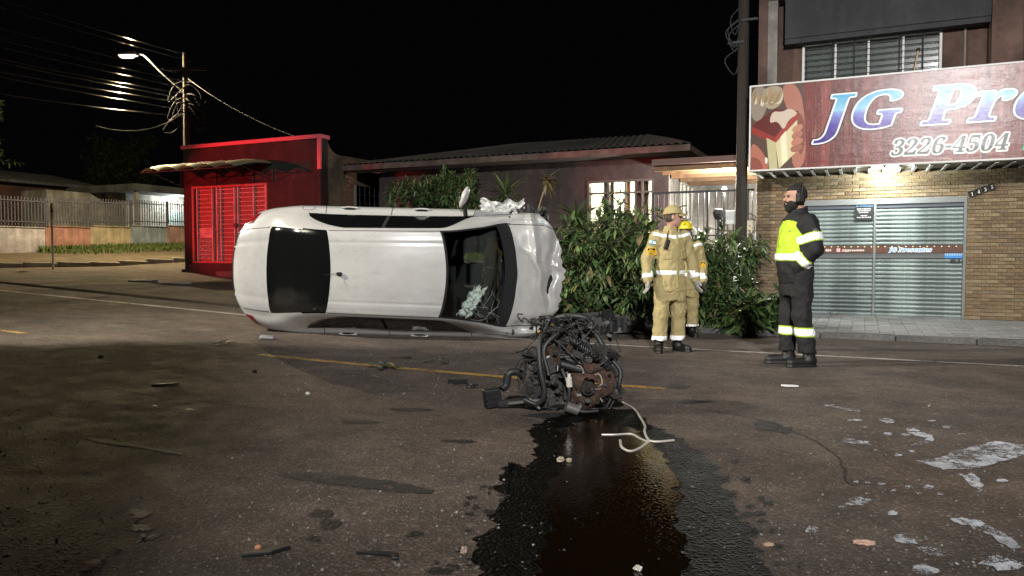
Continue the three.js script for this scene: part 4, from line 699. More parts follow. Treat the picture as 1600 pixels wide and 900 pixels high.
// ---------- the white car lying on its right side, roof to the camera ----------
function track(xs, ys) {   // monotone cubic through points
  const n = xs.length, d = [], m = []; for (let i = 0; i < n - 1; i++) d.push((ys[i + 1] - ys[i]) / (xs[i + 1] - xs[i]));
  m.push(d[0]); for (let i = 1; i < n - 1; i++) m.push(d[i - 1] * d[i] <= 0 ? 0 : 2 * d[i - 1] * d[i] / (d[i - 1] + d[i])); m.push(d[n - 2]);
  return (x) => { let i = 0; while (i < n - 2 && x > xs[i + 1]) i++; const h = xs[i + 1] - xs[i], t = clamp((x - xs[i]) / h), t2 = t * t, t3 = t2 * t;
    return (2 * t3 - 3 * t2 + 1) * ys[i] + (t3 - 2 * t2 + t) * h * m[i] + (-2 * t3 + 3 * t2) * ys[i + 1] + (t3 - t2) * h * m[i + 1]; };
}
{
  const car = thing('white_car', 'white sedan lying on its side with its roof exposed and front crushed', 'car', V(-3.66, .935, -10.72));
  car.rotation.order = 'ZXY'; car.rotation.set(Math.PI / 2, 0, -.024);
  const grime = dataTexture(512, (u, v) => { const a = tiled(u * 4, v * 4, 4) * .5 + tiled(u * 13, v * 13, 13) * .3 + tiled(u * 70, v * 70, 70) * .2; const t = .93 + .10 * (a - .5) - .22 * Math.max(0, tiled(u * 9, v * 22, 9) * .6 + tiled(u * 50, v * 120, 50) * .4 - .66); return [t, t * .99, t * .97]; }, true);
  const paint = phys(.43, .435, .44, .32, { clearcoat: .9, clearcoatRoughness: .07, map: grime, bumpMap: repeatOf(blotches, .5), bumpScale: .0006 }), dark = mat(.004, .004, .0045, .9), seamM = mat(.03, .03, .03, .8);
  const tint = phys(.004, .0045, .0045, .07, { clearcoat: .6, clearcoatRoughness: .05 }), glass = phys(.72, .78, .75, .05, { transmission: 1, thickness: 0 }), chrome = mat(.6, .6, .6, .2, { metalness: 1 });
  const xs = [0, .12, .3, .54, .95, 1.38, 2.1, 2.84, 3.25, 3.60, 4.0, 4.34];
  const hTop = track(xs, [.93, 1.0, 1.04, 1.07, 1.26, 1.41, 1.47, 1.41, 1.20, 1.0, .93, .80]);
  const rw = track(xs, [.47, .53, .565, .585, .555, .53, .54, .56, .62, .69, .69, .56]);
  const hB = track(xs, [.80, .86, .90, .92, .935, .935, .925, .915, .90, .88, .82, .70]);
  const sw = track(xs, [.53, .61, .69, .75, .765, .755, .755, .765, .775, .78, .77, .66]);
  const hw = track(xs, [.55, .66, .76, .825, .865, .865, .865, .865, .862, .855, .83, .70]);
  const P = [0, .25, .42, .5, .7, .77, .86, .94, 1];
  function skin(X, t, lift = 0) {   // a point of the body: X along, t across (-1 left sill .. 0 middle .. 1 right sill)
    const s = Math.sign(t) || 1, q = Math.min(1, Math.abs(t)), top = hTop(X), r = rw(X), b = hB(X), w = sw(X), h = hw(X);
    const Z = [0, r * .52, r * .88, r, w, lerp(w, h, .72), h, h * .985, h * .93], Y = [top, top - .010, top - .035, top - .065, b, b - .085, .62, .38, .2];
    let i = 0; while (i < P.length - 2 && q > P[i + 1]) i++;
    const u = (q - P[i]) / (P[i + 1] - P[i]), k = (A, j) => A[clamp(j, 0, A.length - 1)], kp = (j) => j < 0 ? -P[1] : P[Math.min(j, P.length - 1)] + (j >= P.length ? .06 : 0);
    const herm = (A, first) => { const p0 = i ? k(A, i - 1) : first, p1 = A[i], p2 = A[i + 1], p3 = k(A, i + 2), h0 = P[i] - kp(i - 1), h1 = P[i + 1] - P[i], h2 = kp(i + 2) - P[i + 1] || .06;
      const m1 = h1 * ((p1 - p0) / h0 * h1 + (p2 - p1) / h1 * h0) / (h0 + h1), m2 = h1 * ((p2 - p1) / h1 * h2 + (p3 - p2) / h2 * h1) / (h1 + h2), u2 = u * u, u3 = u2 * u;
      return (2 * u3 - 3 * u2 + 1) * p1 + (u3 - 2 * u2 + u) * m1 + (-2 * u3 + 3 * u2) * p2 + (u3 - u2) * m2; };
    let y = herm(Y, Y[1]), z = herm(Z, -Z[1]), x = X;
    if (X > 1.35 && X < 2.9) y -= .006 * Math.exp(-(((q - .33) / .012) ** 2)) ;                       // pressed grooves of the roof
    if (X < .6) y -= .008 * Math.exp(-(((q - .30) / .016) ** 2)) * smooth(.6, .5, X);
    if (X > 3.58) { // crushed bonnet: folds and a buckled edge
      const f = smooth(3.6, 4.05, X) * smooth(1, .6, q * .8);
      y += f * (.022 * n2(X * 2.4, z * 1.7 * s + 3) + .006 * n2(X * 7, z * s * 4)) + .045 * f * Math.max(0, 1 - Math.abs(X - 4.02 - .18 * z * s) / .07) - .05 * f * Math.max(0, 1 - Math.abs(X - 4.17 + .1 * z * s) / .08) + .02 * f * Math.max(0, 1 - Math.abs(z * s + .3 - .5 * (X - 3.9)) / .06);
      if (s > 0) y -= .10 * smooth(.34, .5, q) * smooth(.8, .5, q) * smooth(3.62, 3.8, X);
      x += .03 * f * n2(z * s * 2.2, 2.2);
    }
    if (lift) { const e = .004, a = skin(X + e, t), c = skin(X, t + e * .5), o = V(x, y, s * z), n = a.sub(o).cross(c.sub(o)).normalize(); if (n.y * 1 + n.z * s * .5 < 0) n.negate(); return o.addScaledVector(n, lift); }
    return V(x, y, s * z);
  }
  const Xr = (t) => { const q = Math.abs(t); return .015 + .13 * Math.min(1, q / .5) ** 2.6 + (q > .5 ? .15 * smooth(.5, .75, q) : 0); };
  const Xf = (t) => { const q = Math.abs(t); return 4.34 - .20 * Math.min(1, q / .5) ** 2.4 - (q > .5 ? .12 * smooth(.5, .75, q) : 0) + .03 * n2(t * 9, 1.5); };
  const patch = (x0, x1, t0, t1, nu, nv, lift = 0) => gridSheet(nu, nv, (u, v) => { const tv = (q) => typeof q === 'function' ? q : () => q; let t, X;
    if (typeof t0 === 'function' || typeof t1 === 'function') { X = lerp(tv(x0)(0), tv(x1)(0), u); t = lerp(tv(t0)(X), tv(t1)(X), v); } else { t = lerp(t0, t1, v); X = lerp(tv(x0)(t), tv(x1)(t), u); }
    return skin(X, t, lift); });
  const side = (m) => { m.side = THREE.DoubleSide; return m; }; [paint, dark, tint, glass].forEach(side);
  // edges of the panels, as X for each t
  const q2 = (t) => Math.min(1, Math.abs(t) / .5) ** 2;
  const rearLow = (t) => .50 + .055 * q2(t), rearTop = (t) => 1.40 - .02 - .075 * (1 - q2(t)) * -1 - .05, frontTop = (t) => 2.74 + .10 * (1 - q2(t)), frontLow = (t) => 3.48 + .15 * (1 - q2(t));
  const ttop = .49;
  obj('trunk_lid', patch(Xr, (t) => rearLow(t) - .008, -.45, .45, 18, 40), paint, car);
  obj('rear_window', patch(rearLow, rearTop, -.47, .47, 24, 40, .002), tint, car);
  obj('roof_panel', patch((t) => rearTop(t), (t) => frontTop(t), -ttop, ttop, 40, 80), paint, car);
  obj('windshield', patch((t) => frontTop(t) + .02, (t) => frontLow(t) - .03, -.475, .475, 26, 40), glass, car);
  obj('windshield_seal', [patch((t) => frontTop(t), (t) => frontTop(t) + .03, -.49, .49, 3, 40, .001), patch((t) => frontLow(t) - .06, (t) => frontLow(t) + .10, -.49, .49, 6, 40, .001), patch((t) => frontTop(t), (t) => frontLow(t), -.49, -.462, 24, 3, .001), patch((t) => frontTop(t), (t) => frontLow(t), .462, .49, 24, 3, .001)], dark, car);
  obj('hood', patch((t) => frontLow(t) + .09, Xf, -.47, .47, 40, 50), paint, car);
  const wx0 = 1.0, wx1 = 3.2, low = (X) => .685 + .0 * X - .0 , up = (X) => lerp(.685, .525, Math.min(1, Math.sqrt(clamp((X - wx0) / .55)))) + .16 * smooth(2.75, wx1, X);
  for (const s of [-1, 1]) {
    const S = (f) => typeof f === 'function' ? (X) => s * f(X) : s * f;
    const pre = s < 0 ? 'upper' : 'lower';
    obj('pillar_rail', [patch((t) => Xr(t), (t) => wx0, s * .45, s * .685, 24, 10), patch(wx0, wx1, S(ttop), S((X) => Math.min(up(X), .685)), 60, 6), patch((t) => wx1, (t) => frontLow(t * .7) + .10, s * .485, s * .685, 10, 10), patch((t) => rearLow(t) - .0, (t) => wx0, s * .449, s * .4701, 10, 3)], paint, car).userData.label = s < 0 ? 'roof rail and quarter panel facing up' : 'roof rail and quarter panel against the road';
    obj('side_panel', [patch((t) => Xr(t), (t) => 3.62, s * .685, s * 1, 90, 18)], paint, car);
    obj('fender', [patch((t) => 3.622, Xf, s * .47, s * 1, 26, 22)], paint, car);
    obj('side_window', patch(wx0, 2.02, S(low), S((X) => Math.min(up(X) , .685)), 34, 8, .002), tint, car); obj('side_window', patch(2.06, wx1, S(low), S((X) => Math.min(up(X), .685)), 34, 8, .002), tint, car);
    obj('window_pillar', patch(2.02, 2.06, S(low), S(up), 2, 8, .003), dark, car);
    const seam = (a, b, lift = .001) => { const pts = []; for (let k = 0; k <= 16; k++) pts.push(skin(lerp(a[0], b[0], k / 16), s * lerp(a[1], b[1], k / 16), lift)); return tube(pts, .0045, 32, 4); };
    obj('door_seam', [seam([1.22, .69], [1.16, .97]), seam([2.07, .69], [2.07, .97]), seam([3.14, .69], [3.2, .97]), seam([1.16, .97], [3.2, .97]), seam([.5, .445], [.52, .47]), seam([.17, .452], [.5, .452]), seam([1.36, .482], [2.8, .482], .002), seam([3.62, .472], [4.18, .472], .002), seam([3.3, .70], [3.62, .72], .001)], seamM, car);
    for (const X of [1.42, 2.36]) { const a = skin(X, s * .755, .014), b = skin(X + .2, s * .755, .014), m = skin(X + .1, s * .755, .026), h = sub('door_handle', car); obj('grip', tube([skin(X, s * .755, .0), a, m, b, skin(X + .2, s * .755, 0)], .012, 20, 8), paint, h); obj('cup', patch(X + .03, X + .17, s * .74, s * .772, 4, 4, .003), dark, h); }
    const lamp = phys(.16, .006, .008, .15, { clearcoat: 1 }); lamp.side = THREE.DoubleSide;
    obj('tail_light', patch((t) => Xr(t) - .002, (t) => .30 + .45 * (Math.abs(t) - .6), s * .56, s * .74, 14, 10, .006), lamp, car);
    const hl = phys(.5, .55, .56, .08, { clearcoat: 1 }); hl.side = THREE.DoubleSide;
    obj('headlight', patch((t) => 3.98, (t) => Xf(t) - .02, s * .50, s * .64, 10, 8, .008), hl, car);
  }
  obj('fuel_flap', (() => { const pts = []; for (let k = 0; k <= 24; k++) { const a = k / 24 * 6.283; pts.push(skin(.98 + .085 * Math.cos(a), -(.755 + .035 * Math.sin(a)), .001)); } return tube(pts, .003, 48, 4); })(), seamM, car);
  // closing faces: tail, front, floor
  const close = (Xe, bulge) => gridSheet(24, 24, (u, v) => { const t = 1 - u * .93, a = skin(Xe(t), t), b = skin(Xe(-t), -t), p = a.lerp(b, v); p.x += bulge * Math.sin(v * Math.PI) * Math.sin(Math.min(1, u * 1.3) * Math.PI); return p; });
  obj('rear_bumper', close(Xr, -.05), paint, car);
  obj('trunk_trim', (() => { const pts = []; for (let k = 0; k <= 30; k++) { const t = lerp(-.44, .44, k / 30); pts.push(skin(Xr(t) + .004, t, .004)); } return tube(pts, .009, 60, 5); })(), chrome, car);
  obj('underbody', [gridSheet(40, 8, (u, v) => { const X = lerp(.14, 4.1, u), a = skin(X, 1), b = skin(X, -1); return a.lerp(b, v); })], dark, car);
  obj('engine_bay', [gridSheet(10, 10, (u, v) => { const t = 1 - u * .95, a = skin(Xf(t) - .12, t), b = skin(Xf(-t) - .12, -t), p = a.lerp(b, v); p.y -= .02; p.x -= .06 * rnd(); return p; })], dark, car);
  // cabin behind the windshield
  obj('dashboard', [rbox(.34, .2, 1.2, .06, 3.28, .86, 0), rbox(.2, .12, .36, .05, 3.12, .97, -.33)], mat(.02, .02, .021, .85), car);
  obj('cabin_lining', [gridSheet(20, 12, (u, v) => { const p = skin(lerp(1.3, 2.7, u), lerp(-.9, .9, v)); return V(p.x, Math.max(.3, p.y - .06), p.z * .92); })], side(mat(.03, .03, .031, .95)), car);
  for (const z of [-.36, .36]) { const st = sub('front_seat', car); obj('cushion', rbox(.5, .18, .5, .06, 2.35, .48, z), mat(.035, .035, .037, .95), st); obj('backrest', rbox(.16, .62, .48, .06, 2.05, .82, z, 0, 0, .25), mat(.035, .035, .037, .95), st); obj('headrest', rbox(.1, .18, .26, .04, 1.93, 1.2, z, 0, 0, .2), mat(.04, .04, .042, .95), st); }
  obj('steering_wheel', place(new THREE.TorusGeometry(.17, .016, 8, 28), 2.92, .92, -.36, 0, Math.PI / 2 - .3, 0), dark, car);
  obj('airbag', gridSheet(22, 22, (u, v) => { const a = (u - .5) * 2, b = (v - .5) * 2, k = Math.max(0, 1 - Math.abs(a) ** 2.2) * Math.max(0, 1 - Math.abs(b) ** 2.2); return V(3.16 + .10 * a + .04 * n2(b * 3, a * 2) - .1 * b, .92 + .22 * Math.sqrt(k) + .025 * n2(a * 5, b * 5), .36 + .2 * b + .05 * n2(a * 4, 8)); }), side(mat(.72, .74, .70, .9)), car);
  obj('inner_mirror', rbox(.05, .07, .2, .02, 2.93, 1.27, .0), dark, car);
  const cr = seeded(61), cracks = []; for (let k = 0; k < 13; k++) { let X = 3.42 - cr() * .15, t = .30 + cr() * .14; const pts = [skin(X, t, .002)], da = cr() * 6.28; for (let q = 0; q < 5; q++) { X = clamp(X + Math.cos(da) * .05 + (cr() - .5) * .05, 2.9, 3.5); t = clamp(t + Math.sin(da) * .035 + (cr() - .5) * .03, -.2, .46); pts.push(skin(X, t, .002)); } cracks.push(tube(pts, .0016, 20, 3)); }
  obj('glass_cracks', cracks, mat(.5, .55, .52, .5), car);
  for (const [a, b] of [[[3.50, -.2], [3.36, .16]], [[3.52, .1], [3.30, .42]]]) obj('wiper', bar(skin(a[0], a[1], .02), skin(b[0], b[1], .015), .008), dark, car);
  // antenna, mirrors, wheels, torn metal
  const an = sub('antenna', car); obj('base', rbox(.07, .05, .045, .018, 1.52, hTop(1.52) + .02, .02), dark, an); obj('whip', bar(V(1.5, hTop(1.5) + .03, .02), V(1.36, hTop(1.4) + .11, .03), .004), dark, an);
  const mi = sub('wing_mirror', car); obj('shell', place(ball(.12, 0, 0, 0, .42, .8, 1.25), 3.02, .98, -1.0, 0, -.35, 0), paint, mi); obj('mirror_glass', place(new THREE.CircleGeometry(.09, 20).scale(.8, 1, 1), 2.945, .98, -1.0, 0, -Math.PI / 2, 0), chrome, mi); obj('stalk', bar(V(3.04, .95, -.76), V(3.02, .97, -.92), .03), dark, mi);
  const wheelAt = (X, z) => { const w = sub('wheel', car, V(X, .3, z)); obj('tyre', new THREE.TorusGeometry(.225, .085, 12, 32), mat(.012, .012, .012, .9), w); obj('rim', [cyl(.17, .17, .12, 0, 0, 0, Math.PI / 2, 0, 0, 24), ...[0, 1, 2, 3, 4].map((k) => box(.05, .32, .13, 0, 0, 0, 0, 0, k * Math.PI / 5))], mat(.4, .4, .4, .35, { metalness: .8 }), w); };
  for (const X of [.84, 3.42]) for (const z of [-.76, .76]) wheelAt(X, z);
  const crumple = (x0, x1, z0, z1, y, amp, seed) => gridSheet(16, 10, (u, v) => V(lerp(x0, x1, u) + .03 * n2(v * 4, seed), y + amp * n2(u * 4 + seed, v * 3) + amp * .5 * n2(u * 9, v * 7 + seed), lerp(z0, z1, v) + .06 * n2(u * 3.3 + seed, 4)));
  const scrap = side(phys(.6, .6, .57, .45, { clearcoat: .3 }));
  obj('torn_wing', [crumple(3.22, 3.80, -.98, -.80, .74, .07, 3), crumple(3.30, 3.70, -.9, -.76, .82, .05, 7)], scrap, car);
  const sr = seeded(66), junk = []; for (let k = 0; k < 26; k++) { const X = 3.5 + sr() * .65, z = -.78 - sr() * .1, y = .5 + sr() * .35; junk.push(rbox(.04 + sr() * .1, .03 + sr() * .06, .03 + sr() * .06, .008, X, y, z, sr() * 3, sr() * 3, sr() * 3)); } for (let k = 0; k < 22; k++) { const X = 3.3 + sr() * .9, z = .74 + sr() * .12, y = .5 + sr() * .45; junk.push(rbox(.05 + sr() * .14, .03 + sr() * .07, .03 + sr() * .06, .008, X, y, z, sr() * 3, sr() * 3, sr() * 3)); }
  obj('torn_fittings', junk, mat(.03, .03, .03, .6), car);
}
// ---------- the engine torn out of the car ----------
{
  const base = onGround(885, 636), e = thing('torn_out_engine', 'torn out car engine with hoses and wiring standing on the road', 'engine', base);
  const iron = mat(.09, .082, .074, .55, { metalness: .5, map: speckle, bumpMap: roughPlaster, bumpScale: .008 }), alloy = mat(.26, .25, .24, .45, { metalness: .6, map: blotches, bumpMap: roughPlaster, bumpScale: .006 });
  const rust = mat(.26, .15, .105, .75, { metalness: .2, map: repeatOf(blotches, .4), bumpMap: repeatOf(roughPlaster, .3), bumpScale: .012 }), plastic = mat(.018, .018, .02, .38), rubber = mat(.016, .016, .017, .55), black = mat(.012, .012, .013, .5, { map: speckle }), brass = mat(.45, .30, .10, .4, { metalness: .8 }), silver = mat(.55, .54, .50, .3, { metalness: .9 });
  e.scale.y = .9;
  const r = seeded(202), R = (a, b) => a + (b - a) * r();
  const jag = (w, h, d, x, y, z, rx, ry, rz, m = .02) => { const g = new THREE.BoxGeometry(w, h, d, 5, 5, 5), p = g.attributes.position; for (let i = 0; i < p.count; i++) { const a = p.getX(i), b = p.getY(i), c = p.getZ(i); const k = m * n3(a * 9 + x * 7, b * 9 + y * 7, c * 9); p.setXYZ(i, a * (1 + k * 4), b * (1 + k * 3), c * (1 + k * 4)); } g.computeVertexNormals(); return place(metric(g), x, y, z, rx, ry, rz); };
  obj('engine_block', [jag(.34, .38, .34, -.03, .24, -.06, 0, .3, .05), jag(.30, .2, .32, -.02, .46, -.08, 0, .3, .08), jag(.12, .3, .1, -.13, .26, .1, 0, .2, .05), ...[0, 1, 2, 3].map((k) => box(.015, .26, .06, -.14 + k * .055, .22, .125, 0, .3, .03))], iron, e);
  obj('sump', jag(.30, .12, .28, -.03, .085, -.04, .1, .3, 0, .03), black, e);
  // gearbox casting: a lumpy bell with ribs
  const bell = gridSheet(36, 20, (u, v) => { const a = u * 6.283, q = v, rad = .205 * Math.sqrt(Math.max(0, 1 - (q * .96) ** 2.6)) * (1 + .10 * Math.sin(a * 3 + 1) + .07 * n2(Math.cos(a) * 1.7, Math.sin(a) * 1.7 + q * 2)); return V(.145 + rad * Math.cos(a) * .92, .215 + rad * Math.sin(a) * 1.05, .02 + .22 * q + .012 * n2(Math.cos(a) * 6 + q * 7, Math.sin(a) * 6)); });
  rust.side = THREE.DoubleSide;
  const gb = sub('gearbox', e); obj('bell_housing', bell, rust, gb);
  obj('housing_rib', [0, 1, 2, 3, 4, 5].map((k) => { const a = -.6 + k * .75; return tube([V(.145 + .05 * Math.cos(a), .215 + .05 * Math.sin(a), .235), V(.145 + .12 * Math.cos(a), .215 + .13 * Math.sin(a), .19), V(.145 + .165 * Math.cos(a), .215 + .18 * Math.sin(a), .08)], .009, 12, 6); }), rust, gb);
  for (let k = 0; k < 9; k++) { const a = k / 9 * 6.283; obj('bolt', cyl(.011, .011, .02, .145 + .172 * Math.cos(a), .215 + .19 * Math.sin(a), .06, Math.PI / 2, 0, 0, 6), silver, gb); }
  obj('shaft_flange', [cyl(.055, .05, .05, .13, .2, .245, Math.PI / 2, 0, 0, 20), cyl(.022, .022, .07, .13, .2, .26, Math.PI / 2, 0, 0, 12)], iron, gb);
  // intake manifold with bent runners
  const im = sub('intake_manifold', e);
  for (let k = 0; k < 4; k++) obj('runner', tube([V(.03 + k * .03, .50 - k * .015, .10), V(.14 + k * .03, .50 - k * .02, .14 - k * .03), V(.25 + k * .018, .40 - k * .02, .13 - k * .05), V(.315 + k * .006, .28, .10 - k * .05), V(.30, .18, .08 - k * .05)], .032, 24, 10), plastic, im);
  obj('plenum', rbox(.12, .15, .26, .04, .31, .17, .0, .1, 0, -.2), plastic, im); obj('throttle_body', [cyl(.05, .05, .07, .35, .15, .1, .3, 0, .4, 20), cyl(.058, .058, .014, .36, .135, .13, .3, 0, .4, 20)], alloy, im);
  // cylinder head and cover
  obj('cylinder_head', jag(.36, .09, .2, .0, .585, -.08, .05, .3, .12, .02), alloy, e);
  obj('valve_cover', [rbox(.36, .07, .18, .03, .02, .645, -.08, .08, .3, .12), ...[0, 1, 2, 3].map((k) => cyl(.02, .02, .05, -.10 + k * .08, .67 + k * .008, -.05 - k * .022, .1, 0, .1, 10))], plastic, e);
  obj('coil_pack', [0, 1, 2].map((k) => rbox(.05, .06, .06, .01, -.1 + k * .1, .70, -.06 - k * .03, .2, .3, .2)), black, e);
  obj('exhaust_manifold', [0, 1, 2].map((k) => tube([V(-.12 + k * .08, .52, .06), V(-.13 + k * .07, .50, .15), V(-.10 + k * .04, .42, .17), V(-.03, .36, .16)], .02, 16, 8)), rust, e);
  const alt = sub('alternator', e, V(-.25, .43, .06)); obj('case', cyl(.062, .062, .11, 0, 0, 0, Math.PI / 2, .4, 0, 22), alloy, alt); obj('pulley', [cyl(.036, .036, .05, -.03, 0, .075, Math.PI / 2, .4, 0, 18), ...[0, 1, 2].map((k) => place(new THREE.TorusGeometry(.036, .005, 5, 18), -.025 - k * .005, 0, .062 + k * .013, 0, .4 - Math.PI / 2 + Math.PI / 2, 0))], iron, alt); obj('fan_slots', [...Array(12)].map((_, k) => box(.008, .03, .115, .05 * Math.cos(k / 12 * 6.283), .05 * Math.sin(k / 12 * 6.283), 0, 0, .4, k / 12 * 6.283)), black, alt);
  const comp = sub('compressor', e, V(-.22, .17, .05)); obj('case', [cyl(.06, .06, .17, 0, 0, 0, Math.PI / 2, .5, .2, 20), box(.1, .05, .1, 0, .06, 0, 0, .5, 0)], alloy, comp); obj('clutch', [cyl(.065, .065, .03, -.045, 0, .09, Math.PI / 2, .5, 0, 24), cyl(.03, .03, .04, -.05, 0, .1, Math.PI / 2, .5, 0, 18)], iron, comp);
  obj('crank_pulley', [cyl(.075, .075, .035, -.19, .29, .13, Math.PI / 2, .5, 0, 28), cyl(.05, .05, .045, -.19, .29, .135, Math.PI / 2, .5, 0, 24), cyl(.02, .02, .06, -.19, .29, .14, Math.PI / 2, .5, 0, 12)], iron, e);
  obj('drive_belt', tube([V(-.28, .48, .12), V(-.22, .5, .13), V(-.14, .33, .16), V(-.15, .22, .15), V(-.24, .1, .14), V(-.31, .18, .11), V(-.3, .36, .11)], .008, 50, 5, true), rubber, e);
  obj('oil_filter', [cyl(.042, .042, .09, .02, .048, .26, .2, 0, 1.2, 22), cyl(.03, .03, .02, .068, .06, .262, .2, 0, 1.2, 20)], mat(.20, .19, .18, .35, { metalness: .6 }), e);
  obj('starter', [cyl(.036, .036, .16, .02, .36, .2, 0, 0, 1.25, 18), cyl(.02, .02, .11, .03, .405, .2, 0, 0, 1.25, 14)], black, e);
  obj('bracket', [jag(.2, .12, .012, -.08, .38, .17, .1, .2, .3), jag(.16, .05, .012, .1, .44, .18, .2, -.1, -.4), jag(.05, .24, .02, -.28, .26, .1, 0, .3, -.2), jag(.1, .1, .015, .22, .48, .16, .3, .2, .1)], alloy, e);
  // corrugated hose and rubber hoses
  obj('corrugated_hose', [...Array(13)].map((_, k) => { const t = k / 12; return place(new THREE.TorusGeometry(.034, .009, 6, 16), .03 + t * .17, .56 - t * .12, .13 + t * .05, 0, Math.PI / 2 - .3, -.6); }), plastic, e);
  const hose = (pts, rad) => obj('hose', tube(pts.map((p) => V(...p)), rad, 40, 9), rubber, e);
  hose([[-.12, .62, .06], [-.2, .56, .16], [-.2, .36, .22], [-.17, .16, .23], [-.22, .07, .2], [-.31, .10, .18]], .019); hose([[.02, .66, .02], [-.06, .63, .14], [-.17, .5, .2], [-.14, .3, .24]], .014); hose([[-.28, .24, .05], [-.36, .3, .08], [-.42, .29, .1], [-.44, .2, .1], [-.47, .17, .12]], .03);
  hose([[.1, .66, -.02], [.2, .6, .08], [.26, .5, .12], [.36, .42, .1]], .022); hose([[-.05, .35, .22], [.0, .2, .25], [.0, .08, .25], [.08, .03, .28], [.2, .028, .26]], .014); hose([[-.1, .7, -.1], [.02, .74, .0], [.14, .72, .02], [.2, .64, .0]], .026); hose([[.3, .42, .1], [.37, .32, .14], [.36, .2, .16], [.38, .1, .1]], .016);
  const wires = []; for (let k = 0; k < 46; k++) { const p = [V(R(-.3, .32), R(.1, .7), R(.0, .2))]; for (let q = 0; q < 4; q++) { const l = p.at(-1); p.push(V(clamp(l.x + R(-.14, .14), -.36, .38), clamp(l.y + R(-.17, .13), .03, .76), clamp(l.z + R(-.08, .1), -.1, .28))); } wires.push(tube(p, R(.003, .0075), 18, 5)); }
  obj('wiring_loom', wires, rubber, e);
  const light = []; for (let k = 0; k < 7; k++) { const p = [V(R(-.2, .25), R(.2, .68), R(.12, .2))]; for (let q = 0; q < 3; q++) { const l = p.at(-1); p.push(V(l.x + R(-.1, .1), l.y + R(-.1, .08), l.z + R(-.02, .06))); } light.push(tube(p, R(.003, .005), 14, 5)); } obj('pale_wires', light, mat(.35, .3, .24, .5), e);
  const bits = [[], [], [], []]; for (let k = 0; k < 120; k++) { const x = R(-.3, .34), y = R(.05, .74), z = R(.02, .22) - .1 * (y > .5 ? 1 : 0); const g = r() < .45 ? cyl(R(.006, .022), R(.006, .022), R(.02, .09), x, y, z, R(0, 3), R(0, 3), R(0, 3), 8) : rbox(R(.015, .07), R(.015, .05), R(.015, .05), .004, x, y, z, R(0, 3), R(0, 3), R(0, 3)); bits[k % 4].push(g); }
  ['sensor', 'fitting', 'connector', 'clip'].forEach((n, k) => obj(n + 's', bits[k], [iron, alloy, black, plastic][k], e));
  obj('brass_fitting', [cyl(.012, .012, .04, -.2, .62, .1, 1, 0, .4, 8), cyl(.01, .01, .05, -.12, .68, .06, .5, 0, 1, 8), rbox(.03, .025, .03, .004, .04, .72, -.02, .4, .2, 0)], brass, e);
  obj('white_canister', [cyl(.022, .022, .07, .0, .25, .25, .1, 0, .1, 14), cyl(.012, .012, .03, .0, .3, .25)], mat(.5, .48, .42, .5), e);
  const cu = sub('control_box', e, V(-.54, .085, .04)); obj('case', rbox(.12, .15, .09, .012, 0, 0, 0, 0, .3, .12), black, cu); obj('cover_rib', [0, 1, 2].map((k) => box(.1, .008, .012, 0, -.04 + k * .04, .048, 0, .3, .12)), black, cu); obj('arm', jag(.2, .05, .05, .14, -.035, .02, 0, .1, .06), black, cu);
  obj('mount_rod', [bar(V(-.42, .05, .1), V(-.16, .1, .18), .014), bar(V(-.3, .13, .12), V(-.2, .03, .2), .012)], silver, e);
  // bent pipe trailing over the road
  const loc = (list) => list.map(([x, y, up]) => { const p = onGround(x, y, .008 + (up ?? 0)); return p.sub(base); });
  obj('bent_pipe', [tube(loc([[952, 612, .12], [963, 630, .03], [975, 631], [990, 640], [1001, 655], [1008, 668], [1007, 676], [1014, 690], [1030, 692], [1053, 690]]), .0085, 60, 7), tube(loc([[940, 681], [962, 681], [986, 680], [1000, 687], [1014, 693]]), .0075, 40, 7), tube(loc([[969, 690], [972, 701], [985, 707], [1000, 702], [1013, 693]]), .0085, 40, 7), tube(loc([[905, 600, .2], [915, 622, .06], [930, 632, .01], [950, 634]]), .009, 30, 7)], mat(.55, .52, .46, .4, { metalness: .4 }), e);
}
